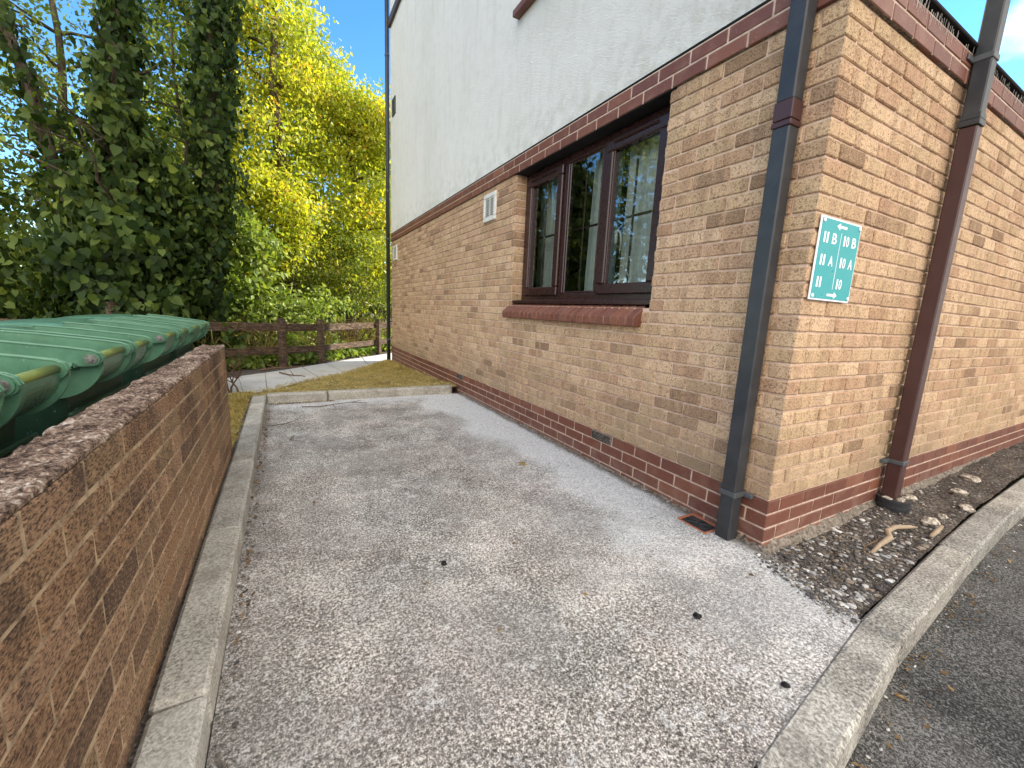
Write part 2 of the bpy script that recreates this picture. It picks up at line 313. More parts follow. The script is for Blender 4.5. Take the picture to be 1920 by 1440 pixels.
# ------------------------------------------------------------------ mesh helpers
class MB:
    def __init__(s): s.v = []; s.f = []
    def quad(s, a, b, c, d):
        n = len(s.v); s.v += [a, b, c, d]; s.f.append((n, n+1, n+2, n+3))
    def poly(s, pts):
        n = len(s.v); s.v += list(pts); s.f.append(tuple(range(n, n+len(pts))))
    def box(s, x0, x1, y0, y1, z0, z1, c=.002, jit=0, xf=None):
        X, Y, Z = (x0, x1), (y0, y1), (z0, z1); idx = {}
        c = min(c, (x1-x0)*.3, (y1-y0)*.3, (z1-z0)*.3)
        for i in (0, 1):
            for j in (0, 1):
                for k in (0, 1):
                    jx = [random.uniform(-jit, jit) for _ in range(3)] if jit else (0, 0, 0)
                    p = [X[i]+jx[0], Y[j]+jx[1], Z[k]+jx[2]]; sg = (c if i == 0 else -c, c if j == 0 else -c, c if k == 0 else -c)
                    for a in range(3):
                        q = [p[m] if m == a else p[m]+sg[m] for m in range(3)]
                        idx[i, j, k, a] = len(s.v); s.v.append(xf(*q) if xf else tuple(q))
        I = idx
        for a in range(3):
            o = [m for m in range(3) if m != a]
            for sd_ in (0, 1):
                t = []
                for (p, q) in ((0, 0), (1, 0), (1, 1), (0, 1)):
                    kk = [0, 0, 0]; kk[a] = sd_; kk[o[0]] = p; kk[o[1]] = q; t.append(I[kk[0], kk[1], kk[2], a])
                s.f.append(tuple(t))
        for a in range(3):                                   # edges parallel to axis a
            o = [m for m in range(3) if m != a]
            for p in (0, 1):
                for q in (0, 1):
                    k0 = [0, 0, 0]; k0[o[0]] = p; k0[o[1]] = q; k1 = list(k0); k1[a] = 1
                    s.f.append((I[k0[0], k0[1], k0[2], o[0]], I[k1[0], k1[1], k1[2], o[0]], I[k1[0], k1[1], k1[2], o[1]], I[k0[0], k0[1], k0[2], o[1]]))
        for i in (0, 1):
            for j in (0, 1):
                for k in (0, 1): s.f.append((I[i, j, k, 0], I[i, j, k, 1], I[i, j, k, 2]))
        return s
    def tube(s, pts, rad, seg=8, caps=True):
        pts = [Vector(p) for p in pts]; rs = rad if isinstance(rad, (list, tuple)) else [rad]*len(pts)
        rings = []
        for i, p in enumerate(pts):
            d = (pts[min(i+1, len(pts)-1)]-pts[max(i-1, 0)]).normalized()
            a = d.orthogonal().normalized() if i == 0 else (pa - d*pa.dot(d)).normalized()
            pa = a; b = d.cross(a); n = len(s.v)
            for k in range(seg):
                t = 2*math.pi*k/seg; s.v.append(tuple(p+(a*math.cos(t)+b*math.sin(t))*rs[i]))
            rings.append(n)
        for r0, r1 in zip(rings, rings[1:]):
            for k in range(seg): s.f.append((r0+k, r0+(k+1) % seg, r1+(k+1) % seg, r1+k))
        if caps:
            s.f.append(tuple(rings[0]+k for k in range(seg))[::-1]); s.f.append(tuple(rings[-1]+k for k in range(seg)))
        return s
    def prism(s, prof, y0, y1, axis='y', bev=0):             # profile in (x,z), extruded along y
        n = len(s.v); k = len(prof)
        for yy in (y0, y1):
            for (a, b) in prof: s.v.append((a, yy, b) if axis == 'y' else (yy, a, b))
        s.f.append(tuple(range(n, n+k))); s.f.append(tuple(range(n+k, n+2*k))[::-1])
        for i in range(k): s.f.append((n+i, n+(i+1) % k, n+k+(i+1) % k, n+k+i))
        return s
    def grid(s, nx, ny, fn):
        n = len(s.v)
        for j in range(ny+1):
            for i in range(nx+1): s.v.append(fn(i/nx, j/ny))
        for j in range(ny):
            for i in range(nx):
                a = n+j*(nx+1)+i; s.f.append((a, a+1, a+nx+2, a+nx+1))
        return s
    def blob(s, c, r, seed=0, rough=.25, sub=2, sq=(1, 1, 1)):
        bm = bmesh.new(); bmesh.ops.create_icosphere(bm, subdivisions=sub, radius=1); n = len(s.v)
        for v in bm.verts:
            k = 1+rough*noise.noise(v.co*1.7+Vector((seed*3.1, seed*1.7, seed)))*2
            q = v.co*k; s.v.append((c[0]+q.x*r*sq[0], c[1]+q.y*r*sq[1], c[2]+q.z*r*sq[2]))
        for f in bm.faces: s.f.append(tuple(n+v.index for v in f.verts))
        bm.free(); return s
    def build(s, name, mat, parent=None, smooth=False, recalc=True, loc=None):
        me = bpy.data.meshes.new(name); me.from_pydata(s.v, [], s.f)
        if recalc:
            bm = bmesh.new(); bm.from_mesh(me); bmesh.ops.recalc_face_normals(bm, faces=bm.faces); bm.to_mesh(me); bm.free()
        if smooth: me.shade_smooth()
        me.materials.append(mat if not isinstance(mat, str) else M[mat])
        o = bpy.data.objects.new(name, me); COL.objects.link(o)
        if parent: o.parent = parent
        if loc: o.location = loc
        return o
def tag(o, label=None, cat=None, group=None, kind=None):
    if label: o['label'] = label
    if cat: o['category'] = cat
    if group: o['group'] = group
    if kind: o['kind'] = kind
    return o
def empty(name, loc=(0, 0, 0), label=None, cat=None, group=None):
    o = bpy.data.objects.new(name, None); o.location = loc; o.empty_display_size = .2; COL.objects.link(o)
    return tag(o, label, cat, group)
def localize(o, root):            # mesh data written in world coordinates under a root that stands elsewhere
    o.data.transform(Matrix.Translation(-Vector(root.location))); return o
# ------------------------------------------------------------------ building
bl = empty('apartment_building', (0, 0, 0), 'brick apartment building with white rendered upper walls and a brown window, beside the parking bay', 'building')
YE, XE, BR = 8.15, 8.0, .225
HOLES = [(.90, 2.75, 1.14, 2.40)]
def wall_bricks(rows, mat_name, name, yend, xend, z_of=lambda k: k*.075, proud=0.0, jit=.0012, holes=True, ch=.004, protr=.004):
    mb = MB(); J = .010
    for k in rows:
        z0, z1 = z_of(k)+J/2, z_of(k+1)-J/2
        ev = (k % 2 == 0)
        if z0 > -.6:
            ly, lx = (.215, .1025) if ev else (.1025, .215)      # quoin brick: one box turning the corner
            mb.box(-proud, lx-proud, -proud, ly-proud, z0, z1, ch, jit)
        # wall A (x = 0) along y
        y = ly+J-proud
        while y < yend-.02:
            a, b = y, min(y+.215, yend-.002); y += BR
            segs = [(a, b)]
            if holes:
                for (h0, h1, hz0, hz1) in HOLES:
                    if z0 >= hz0-.03 and z1 <= hz1+.01:
                        ns = []
                        for (p, q) in segs:
                            if q <= h0 or p >= h1: ns.append((p, q))
                            else:
                                if p < h0: ns.append((p, h0))
                                if q > h1: ns.append((h1, q))
                        segs = ns
            for (p, q) in segs:
                if q-p < .012: continue
                dj = random.uniform(-protr*.35, protr*.35)
                if abs(q-HOLES[0][0]) < 1e-6 or (abs(p-HOLES[0][1]) < 1e-6 and holes):
                    mb.box(-proud+dj, .125, p, q, z0, z1, ch, jit)    # reveal bricks run deep
                else: mb.box(-proud+dj, .05, p, q, z0, z1, ch, jit)
        x = lx+J-proud
        while x < xend-.02:
            a, b = x, min(x+.215, xend-.002); x += BR
            dj = random.uniform(-protr*.35, protr*.35)
            mb.box(a, b, -proud+dj, .05, z0, z1, ch, jit)
    return mb.build(name, mat_name, bl)
wall_bricks(range(3, 32), 'brick', 'brick_wall', YE, XE, ch=.0045, jit=.0018, protr=.006)
wall_bricks(range(-5, 3), 'plinth', 'plinth', YE, XE, protr=.002, jit=.0006, ch=.003)
wall_bricks(range(32, 34), 'plinth', 'brick_band', YE, XE, proud=.014, protr=.002, jit=.0006, ch=.003, holes=False)
# mortar body behind the bricks (two slabs and returns round the window opening)
mb = MB(); e = .0085
def ysheet(x, y0, y1, z0, z1): mb.quad((x, y0, z0), (x, y1, z0), (x, y1, z1), (x, y0, z1))
h0, h1, hz0, hz1 = HOLES[0]
ysheet(e, e, YE, .22, 1.145); ysheet(e, e, h0-.004, 1.145, 2.405); ysheet(e, h1+.004, YE, 1.145, 2.405)
mb.quad((e, h1+.004, 1.1), (.13, h1+.004, 1.1), (.13, h1+.004, 2.40), (e, h1+.004, 2.40))
mb.quad((e, h0-.004, 1.1), (.13, h0-.004, 1.1), (.13, h0-.004, 2.40), (e, h0-.004, 2.40))
mb.quad((e, e, .22), (XE, e, .22), (XE, e, 2.405), (e, e, 2.405))
mb.build('mortar', 'mortar', bl, recalc=False)
mb = MB()
for (z0, z1, p) in ((-.4, .22, .004), (2.405, 2.552, -.010)):
    mb.quad((p, p, z0), (p, YE, z0), (p, YE, z1), (p, p, z1)); mb.quad((p, p, z0), (XE, p, z0), (XE, p, z1), (p, p, z1))

mb.build('mortar', 'mortar_pale', bl, recalc=False)
mb = MB(); mb.box(-.008, .18, .86, 2.79, 2.3985, 2.4045, .001); mb.build('lintel_shade', 'dark', bl)  # dark lintel; its black also paints the shadow under the band
mb = MB(); mb.box(-.009, .12, -.009, YE, 2.4048, 2.4068, .0003); mb.box(.121, XE, -.009, .05, 2.4048, 2.4068, .0003); mb.build('band_bed', 'dirtmortar', bl)
# body of the ground floor block: end wall, back, flat roof and dark coping
mb = MB(); mb.box(.14, XE, YE-.02, YE, -.4, 2.55, .001); mb.box(XE-.05, XE, .06, YE-.03, -.4, 2.55, .001); mb.build('end_wall', 'brick', bl)
mb = MB(); mb.box(.004, XE, .004, YE-.004, 2.556, 2.575, .002); mb.build('flat_roof', 'dark', bl)
mb = MB(); mb.box(.5, XE, -.03, .10, 2.5755, 2.592, .004); mb.box(.02, .5, -.03, .06, 2.5755, 2.592, .004); mb.build('coping', 'dark', bl)
# cobweb tufts under the coping
mb = MB()
for i in range(90):
    x = .45+1.9*random.random()**1.1; z = 2.575-.03*random.random(); k_ = random.uniform(-.012, .012)
    mb.tube([(x, -.022, z), (x+k_, -.020, z-.03-.03*random.random())], [.0011, .0004], 3)
cw = mb.build('cobweb', M['white'], bl); cw['kind'] = 'stuff'
# rendered upper storeys: plan is a wedge so only the long side stands over the bay
mb = MB(); xr = -.006; zt = 9.0
foot = [(xr, .0), (xr, YE), (XE, YE), (XE, 5.0)]
n = 4
for i in range(n):
    a, b = foot[i], foot[(i+1) % n]; mb.quad((*a, 2.556), (*b, 2.556), (*b, zt), (*a, zt))
mb.build('upper_wall', 'render', bl, recalc=False)
mb = MB(); mb.box(-.012, .0, .0, YE, 2.5562, 2.568, .002); mb.build('render_bead', 'dark', bl)
mb = MB()
ap = [(2.8, 6.6, 11.2)]
ov = [(-.35, -.5), (-.35, YE+.35), (XE+.3, YE+.35), (XE+.3, 4.6)]
for i in range(4): mb.poly([(*ov[i], zt), (*ov[(i+1) % 4], zt), ap[0]])
mb.poly([(*p, zt-.001) for p in ov]); mb.build('roof', 'roof', bl)
mb = MB(); mb.box(8.01, 11., -3.4, .12, -.2, 8.8, .01); mb.build('sun_blocker', 'render', bl)  # unseen rendered block, added east to keep the sun off the foreground
mb = MB(); mb.box(7.7, 11.3, -3.7, .13, 8.80, 8.95, .01); mb.build('sun_blocker_roof', 'roof', bl)  # roof slab of the added sun-blocking tower
# timber string course and sill high up
mb = MB(); mb.box(-.05, -.008, 5.2, YE, 6.36, 6.50, .006); mb.build('string_course', 'pipe_brown', bl)
mb = MB(); mb.prism([(-.075, 3.76), (-.075, 3.81), (-.007, 3.86), (-.007, 3.76)], 1.2, 2.83); mb.build('upper_sill', 'plinth', bl)
upw = MB().box(-.02, -.007, 1.3, 2.72, 3.87, 5.0, .004).build('upper_window', 'frame', bl)
tag(upw, 'dark brown upstairs window above its sloping sill')
# ------------------------------------------------------------------ window
XF = .115                                                    # front of the fixed frame
fr = MB()
def fbar(y0, y1, z0, z1, x0, x1, c=.006): fr.box(x0, x1, y0, y1, z0, z1, c)
fbar(.902, 2.748, 1.20, 1.262, XF, XF+.06); fbar(.902, 2.748, 2.335, 2.398, XF, XF+.06)
fbar(.902, .955, 1.2625, 2.3345, XF, XF+.06); fbar(2.70, 2.748, 1.2625, 2.3345, XF, XF+.06)
fbar(1.558, 1.605, 1.2625, 2.3345, XF, XF+.06); fbar(2.035, 2.095, 1.2625, 2.3345, XF, XF+.06)
fbar(.895, 2.752, 1.166, 1.1995, .012, XF+.06, .004)          # frame sill nosing
# centre light beads
fbar(1.6055, 1.625, 1.2625, 2.334, XF+.008, XF+.05); fbar(2.0145, 2.0345, 1.2625, 2.334, XF+.008, XF+.05)
fbar(1.6255, 2.014, 1.2625, 1.278, XF+.008, XF+.05); fbar(1.6255, 2.014, 2.318, 2.334, XF+.008, XF+.05)
win = fr.build('window', 'frame', bl)
tag(win, 'three-light dark brown window with thin glazing bars over the parking bay')
def sash(y0, y1, z0, z1, wd):
    m = MB(); a, b = XF-.022, XF+.035
    m.box(a, b, y0, y1, z0, z0+wd, .008); m.box(a, b, y0, y1, z1-wd, z1, .008)
    m.box(a, b, y0, y0+wd, z0+wd+.0005, z1-wd-.0005, .008); m.box(a, b, y1-wd, y1, z0+wd+.0005, z1-wd-.0005, .008)
    m.box(a+.012, b-.01, y0+wd, y0+wd+.010, z0+wd, z1-wd, .003); m.box(a+.012, b-.01, y1-wd-.010, y1-wd, z0+wd, z1-wd, .003)
    o = m.build('sash', 'frame', win)
    v = MB(); v.tube([(a-.006, y0+.09, z1-.03), (a-.006, y1-.09, z1-.03)], .008, 8); v.build('trickle_vent', 'frame', win); return o
sash(.965, 1.552, 1.245, 2.345, .078); sash(2.10, 2.69, 1.245, 2.345, .078)
gb = []
for (y0, y1, z0, z1) in ((1.043, 1.474, 1.323, 2.267), (1.625, 2.0145, 1.278, 2.318), (2.178, 2.612, 1.323, 2.267)):
    x = XF+.014; ym = (y0+y1)/2
    p = MB().quad((x, y0, z0), (x, y1, z0), (x, y1, z1), (x, y0, z1)).__class__()
    p = MB(); p.quad((x, y0, z0), (x, y0, z1), (x, y1, z1), (x, y1, z0)); p.build('pane', 'glass', win, recalc=False)
    b = MB(); b.box(x+.003, x+.013, ym-.009, ym+.009, z0, z1, .003); b.box(x+.0025, x+.0125, y0, ym-.0092, 1.777, 1.795, .003); b.box(x+.0025, x+.0125, ym+.0092, y1, 1.777, 1.795, .003)
    b.build('glazing_bar', 'frame', win)
h = MB(); hx = XF+.032
h.box(hx-.004, hx+.010, 1.415, 1.44, 1.62, 1.72, .004); h.tube([(hx+.004, 1.43, 1.69), (hx, 1.405, 1.71), (hx-.004, 1.375, 1.69), (hx-.004, 1.362, 1.63), (hx-.002, 1.368, 1.56)], [.009, .010, .009, .008, .007], 8)
h.build('handle', 'white', win, smooth=True)
def curtain(y0, y1, x, z0, z1, amp, k, ph):
    m = MB(); m.grid(140, 4, lambda u, t: (x+amp*math.sin(u*k+ph)+.3*amp*math.sin(u*k*2.3+ph*2+t), y0+(y1-y0)*u+.012*math.sin(t*3+u*9), z0+(z1-z0)*t))
    return m.build('curtain', 'curtain', win, smooth=True, recalc=False)
curtain(.80, 1.50, XF+.16, 1.18, 2.36, .018, 38, 0); curtain(1.58, 1.93, XF+.17, 1.18, 2.36, .022, 26, 1.); curtain(2.42, 2.80, XF+.2, 1.18, 2.36, .025, 26, 2)
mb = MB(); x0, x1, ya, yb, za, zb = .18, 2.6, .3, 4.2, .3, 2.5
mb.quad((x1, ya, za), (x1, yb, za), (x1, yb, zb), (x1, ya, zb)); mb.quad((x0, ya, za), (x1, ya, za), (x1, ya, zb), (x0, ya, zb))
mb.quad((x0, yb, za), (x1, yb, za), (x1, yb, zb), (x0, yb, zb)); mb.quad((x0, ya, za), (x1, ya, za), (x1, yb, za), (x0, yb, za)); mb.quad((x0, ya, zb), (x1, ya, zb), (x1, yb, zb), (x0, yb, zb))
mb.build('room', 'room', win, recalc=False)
# sloping brick sill
mb = MB(); nb = 25; y0, y1 = .950, 2.815; st = (y1-y0)/nb
for i in range(nb):
    a = y0+i*st+.004; b = y0+(i+1)*st-.004; j = random.uniform(-.0025, .0025)
    prof = [(-.058+j, 1.022), (-.066+j, 1.030), (-.068+j, 1.078), (-.060+j, 1.090), (.03, 1.160), (.03, 1.022)]
    n = len(mb.v)
    for (yy, ins) in ((a, .005), (a+.005, 0), (b-.005, 0), (b, .005)):
        for (px, pz) in prof: mb.v.append((px+ins*(px < 0), yy, pz-ins*(pz > 1.05)+ins*(pz < 1.025)))
    K = 6
    mb.f.append(tuple(range(n, n+K))); mb.f.append(tuple(range(n+3*K, n+4*K)))
    for r_ in range(3):
        for q in range(K): mb.f.append((n+r_*K+q, n+r_*K+(q+1) % K, n+(r_+1)*K+(q+1) % K, n+(r_+1)*K+q))
sill = mb.build('window_sill', 'plinth', bl)
mb = MB(); mb.prism([(-.056, 1.027), (-.061, 1.076), (.03, 1.152), (.03, 1.027)], y0+.014, y1-.014); mb.build('mortar', 'mortar_pale', sill)
# vents and air bricks
def louvre(y0, y1, z0, z1, rimc, x=-.0):
    m = MB(); d = .022; rw = .045
    m.box(x-d, x+.01, y0, y1, z0, z0+rw, .006); m.box(x-d, x+.01, y0, y1, z1-rw, z1, .006)
    m.box(x-d, x+.01, y0, y0+rw, z0+rw, z1-rw, .006); m.box(x-d, x+.01, y1-rw, y1, z0+rw, z1-rw, .006)
    ym = (y0+y1)/2; m.box(x-.016, x+.01, ym-.007, ym+.007, z0+rw, z1-rw, .002)
    ns = 9; s = (z1-z0-2*rw)/ns
    for i in range(ns):
        zz = z0+rw+i*s
        m.prism([(x-.018, zz+.002), (x-.018, zz+.011), (x+.002, zz+s*.95), (x+.002, zz+s*.95-.007)], y0+rw, y1-rw)
    o = m.build('wall_vent', rimc, bl)
    MB().box(x-.003, x+.003, y0+rw*.8, y1-rw*.8, z0+rw*.8, z1-rw*.8, .001).build('vent_opening', 'dark', o); return o
tag(louvre(3.17, 3.47, 2.055, 2.345, 'white'), 'square white louvred vent just left of the window')
tag(louvre(7.62, 7.95, 2.0, 2.29, 'white'), 'white louvred vent near the far downpipe under the band')
tag(louvre(7.70, 7.95, 4.72, 5.02, 'band_grey', -.006), 'small dark vent high on the white wall')
def airbrick(y0):
    m = MB(); m.box(-.006, .03, y0, y0+.215, .155, .220, .003)
    o = m.build('air_brick', M['dirtmortar'], bl)
    s = MB()
    for i in range(5): s.box(-.0075, -.004, y0+.008, y0+.207, .1615+i*.0115, .1665+i*.0115, .0005)
    s.build('air_slot', 'dark', o)
airbrick(1.125); airbrick(3.99)
# square downpipes
def squarepipe(x0, x1, y0, y1, segs, name='downpipe', label=None):
    root = None
    for (z0, z1, m_) in segs:
        o = MB().box(x0, x1, y0, y1, z0, z1, .006).build(name if root is None else 'pipe_section', m_, root or bl)
        if root is None: root = o; tag(root, label)
    return root
def collar(root, x0, x1, y0, y1, z0, z1, m_, t=.006, nm='collar'):
    MB().box(x0-t, x1+t, y0-t, y1+t, z0, z1, .003).build(nm, m_, root)
PA = (-.094, -.020, .118, .195)
pa = squarepipe(*PA, [(-.035, 1.94, 'pipe_grey'), (2.0425, 9.0, 'pipe_grey')], label='dark grey square downpipe nearest the corner with a brown coupling')
collar(pa, *PA, 1.938, 1.962, 'pipe_brown', .0045); collar(pa, *PA, 1.9655, 2.045, 'pipe_brown', .0025)
collar(pa, *PA, .205, .232, 'band_grey', .005, 'bracket'); MB().box(-.03, -.004, .07, .245, .207, .230, .004).build('bracket', 'band_grey', pa)
collar(pa, *PA, 3.1, 3.12, 'band_grey', .005, 'bracket')
PB = (1.235, 1.312, -.094, -.020)
pb = squarepipe(*PB, [(.03, 2.18, 'pipe_brown'), (2.215, 5.6, 'pipe_grey')], label='square downpipe right of the sign, grey above and brown below')
collar(pb, *PB, 2.182, 2.213, 'pipe_grey', .006); collar(pb, *PB, 2.2135, 2.245, 'pipe_grey', .004)
collar(pb, *PB, 2.50, 2.53, 'band_grey', .005, 'bracket'); MB().box(1.16, 1.40, -.024, -.015, 2.50, 2.528, .003).build('bracket', 'band_grey', pb)
collar(pb, *PB, .262, .288, 'band_grey', .005, 'bracket'); MB().box(1.17, 1.375, -.03, -.004, .264, .286, .003).build('bracket', 'band_grey', pb)
pc = MB().tube([(-.055, 8.215, -.16), (-.055, 8.215, 9.0)], .040, 16).build('downpipe', 'pipe_grey', bl, smooth=True); tag(pc, 'round black downpipe at the far end of the wall')
for z in (.35, 2.45, 3.4, 5.9): MB().tube([(-.055, 8.215, z), (-.055, 8.215, z+.03)], .046, 14).build('bracket', 'band_grey', pc)
# ------------------------------------------------------------------ ground and setting
def zs(y):                                                   # the ground falls away beyond the rear kerb
    return 0.0 if y < 4.2 else max(-.15, -(y-4.2)*.0375)
mb = MB(); mb.grid(60, 60, lambda u, t: ((u-.5)*1600, (t-.5)*1600, -.62)); tag(mb.build('ground', 'earth', recalc=False), kind='structure')
mb = MB(); mb.quad((-60, -60, -.15), (60, -60, -.15), (60, -.3, -.15), (-60, -.3, -.15)); tag(mb.build('road', 'asphalt', recalc=False), kind='structure')
KI = [(-6.2, -1.62), (-3.6, -1.08), (-2.26, -.80), (-1.62, -.685), (-1.036, -.589), (-.131, -.460), (.975, -.376), (1.92, -.319), (3.0, -.285), (4.2, -.27), (7.9, -.27)]
mb = MB()
by = [p for p in KI if -2.3 <= p[0] <= -.13]
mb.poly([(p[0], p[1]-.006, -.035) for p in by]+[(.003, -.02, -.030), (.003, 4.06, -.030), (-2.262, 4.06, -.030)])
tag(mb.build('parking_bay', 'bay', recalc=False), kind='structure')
def kerb_run(name, pts, w, ztop, zbot, mat_, side=1, stones=None, jit=.002, c=.012):
    m = MB()
    for a, b in zip(pts, pts[1:]):
        a = Vector((*a, 0)); b = Vector((*b, 0)); d = (b-a); L = d.length; d.normalize(); nn = Vector((d.y, -d.x, 0))*side
        m.box(.005, L-.005, 0, w, zbot, ztop, c, jit*1.8, xf=lambda x, y, z: tuple(a+d*x+nn*y+Vector((0, 0, z))))
    o = m.build(name, mat_); return tag(o, kind='structure')
kerb_run('front_kerb', KI, .128, -.030, -.30, 'kerb_dark', 1)
kerb_run('left_kerb', [(-2.262, -.78), (-2.262, .13), (-2.262, 1.045), (-2.260, 1.96), (-2.258, 2.875), (-2.256, 4.06)], .125, .070, -.2, 'kerb', -1)
# rear kerb with a rounded right end
m = MB()
def ybox(x0, x1, ya, yb, r):
    m.box(x0, x1, ya, yb, -.2, .072, r, .002)
m.box(-2.252, -1.645, 4.055, 4.175, -.2, .070, .012, .002)
n0 = len(m.v); m.box(-1.635, -.16, 4.060, 4.185, -.2, .070, .012, .002)
m.tube([(-.165, 4.122, -.2), (-.165, 4.122, .060), (-.165, 4.122, .070)], [.0615, .0615, .050], 20)
tag(m.build('rear_kerb', 'kerb'), kind='structure')
# dirt joint between kerb and old wall, and the gap strip along the house foot
mb = MB(); mb.quad((-2.405, -1.7, .045), (-2.38, -1.7, .045), (-2.38, 4.1, .045), (-2.405, 4.1, .045)); tag(mb.build('dirt_strip', 'soil', recalc=False), kind='structure')
mb = MB()
for (x0, y0, x1, y1) in ((0, .42, 0, 4.05),):
    mb.grid(160, 3, lambda u, t: (.004-(.030+.012*noise.noise(Vector((u*30, 0, 1))))*(1-t), y0+(y1-y0)*u, -.0285+.0012*t+.022*t*t*(0.5+noise.noise(Vector((u*45, t*2, 3))))))
mb.grid(60, 3, lambda u, t: (-.03*(1-t)+.003, -.02+.22*u, -.028+.03*t*t*(.5+noise.noise(Vector((u*9, t, 3))))))
tag(mb.build('wall_foot_mortar', 'dirtmortar', recalc=False, smooth=True), kind='structure')
mb = MB(); mb.grid(160, 3, lambda u, t: (-.02+3.4*u, -.045*(1-t)+.004, -.045+(.035+.03*u+.02*noise.noise(Vector((u*40, t, 7))))*t))
tag(mb.build('wall_foot_mortar', 'dirtmortar', recalc=False, smooth=True), kind='structure')
# planting bed
def kin(x):
    for a, b in zip(KI, KI[1:]):
        if a[0] <= x <= b[0]: return a[1]+(b[1]-a[1])*(x-a[0])/(b[0]-a[0])
    return KI[-1][1]
def bedz(x, y): return -.052+.028*max(0, x)/2+.022*noise.noise(Vector((x*3, y*6, 0)))+.010*noise.noise(Vector((x*14, y*14, 4)))+.006*noise.noise(Vector((x*40, y*40, 9)))
mb = MB()
def bedpt(u, t):
    x = -.13+8.1*u*u*.35+8.1*u*.65; x0 = x+ (1-t)*0
    ya = kin(max(x, -.13))+.006; yb = .003; xx = x+(.12*t if u == 0 else .12*t*(1-u)); y = ya+(yb-ya)*t
    return (xx, y, bedz(xx, y))
mb.grid(420, 30, bedpt); tag(mb.build('planting_bed', 'soil', recalc=False, smooth=True), kind='structure')
# lawn wedge, path and ground beyond
PL = [(-4.6, 2.4), (-2.55, 4.35), (-2.295, 4.70), (-1.80, 5.49), (-1.145, 6.38), (-.05, 8.34), (.6, 9.3)]
PU = [(-6.2, 4.2), (-2.80, 6.21), (-2.38, 6.71), (-2.01, 7.19), (-1.30, 8.25), (.32, 9.94), (1.2, 10.7)]
def lawnz(x, y): return .045+zs(y)+.012*noise.noise(Vector((x*4, y*4, 0)))+.008*noise.noise(Vector((x*17, y*17, 2)))-(.012 if y > 4.6 else 0)
mb = MB(); mb.grid(60, 60, lambda u, t: (lambda y: (lambda xl: (xl+(.02-xl)*u, y, lawnz(xl+(.02-xl)*u, y)-.03*(1-min(1, u*12))))(np.interp(y, [p[1] for p in PL], [p[0] for p in PL])+.01))(4.18+(8.22-4.18)*t))
tag(mb.build('lawn', 'turf', recalc=False, smooth=True), kind='structure')
mb = MB(); mb.grid(8, 60, lambda u, t: (-2.62+.235*u, 2.2+2.3*t, .030+.01*noise.noise(Vector((u*3, t*20, 0)))))
tag(mb.build('turf_verge', 'turf', recalc=False, smooth=True), kind='structure')
# grey concrete path cast in bays
def pathpt(s, t):
    i = min(int(s), len(PL)-2); f = s-i
    a = Vector(PL[i]).lerp(Vector(PL[i+1]), f); b = Vector(PU[i]).lerp(Vector(PU[i+1]), f); q = a.lerp(b, t)
    return (q.x, q.y, zs(q.y)+.008)
mb = MB(); cuts = [0, .55, .9, 1.25, 2.05, 2.75, 3.3, 3.95, 4.5, 5.0, 5.5, 6]
for a, b in zip(cuts, cuts[1:]):
    a += .012; ns = max(2, int((b-a)*5)); mb.grid(6, ns, lambda u, t: pathpt(min(a+(b-a)*t, 5.9999), u))
tag(mb.build('path', 'path', recalc=False), kind='structure')
mb = MB(); mb.grid(6, 30, lambda u, t: (lambda q: (q[0], q[1], q[2]-.012))(pathpt(min(6*t, 5.9999), u))); tag(mb.build('path_joint', 'soil', recalc=False), kind='structure')
mb = MB()
def bz(x, y): return zs(y)-.006+.05*noise.noise(Vector((x*.7, y*.7, 0)))*min(1, max(0, (y-7)/3))+.012*noise.noise(Vector((x*6, y*6, 0)))-.008
def backpt(u, t):
    s = u*6; i = min(int(s), 5); f = s-i; q = Vector(PU[i]).lerp(Vector(PU[i+1]), f)
    e_ = Vector((-16+u*26, 34)); p = q.lerp(e_, t*t); return (p.x, p.y, bz(p.x, p.y)+.01*min(1, t*20))
mb.grid(60, 60, backpt); tag(mb.build('woodland_floor', 'soil', recalc=False, smooth=True), kind='structure')
mb = MB(); mb.grid(10, 10, lambda u, t: (-20+17.5*u, -6+12*t+0*u, -.41)); tag(mb.build('bin_yard', 'asphalt', recalc=False), kind='structure')
# ------------------------------------------------------------------ bin store wall
bw = empty('bin_store_wall', (-2.45, .4, -.2), 'low weathered brown brick wall with a crumbling top, in front of the green bins', 'wall')
mb = MB(); YW0, YW1 = -2.0, 2.262
for k in range(14):
    z1 = .765-k*.075-.004; z0 = z1-.0665; y = YW1
    first = True
    off = 0 if k % 2 == 0 else .1125
    while y > YW0:
        L = .215-(off if first else 0); L = L if not first else (.215 if k % 2 == 0 else .1025)
        dj = random.uniform(-.0012, .0012)
        mb.box(-2.502, -2.400+dj, y-L, y, z0, z1, .0035, .0009); y -= L+.0095; first = False
localize(mb.build('brickwork', 'oldbrick', bw), bw)
mb = MB(); mb.box(-2.496, -2.4028, YW0, YW1-.008, -.4, .76, .002); localize(mb.build('mortar', 'mortar_old', bw), bw)
mb = MB()
def toppt(u, t):
    y = YW0+(YW1-YW0)*u; rag = .016*noise.noise(Vector((y*5, 0, 3)))+.010*noise.noise(Vector((y*22, 0, 5)))
    ragf = .006*noise.noise(Vector((y*9, 4, 3)))+.005*noise.noise(Vector((y*40, 1, 5)))
    xa, xb = -2.528+rag, -2.403+ragf*.7; ed = min(t, 1-t); x = xa+(xb-xa)*t
    z = .778+.005*noise.noise(Vector((y*8, x*14, 0)))+.005*noise.noise(Vector((y*45, x*60, 0)))+.0035*noise.noise(Vector((y*130, x*130, 0)))
    if t > .93: z -= .006*((t-.93)/.07)
    if t < .10: z -= .010*(1-t/.10)
    return (x, y, z)
mb.grid(900, 30, toppt)
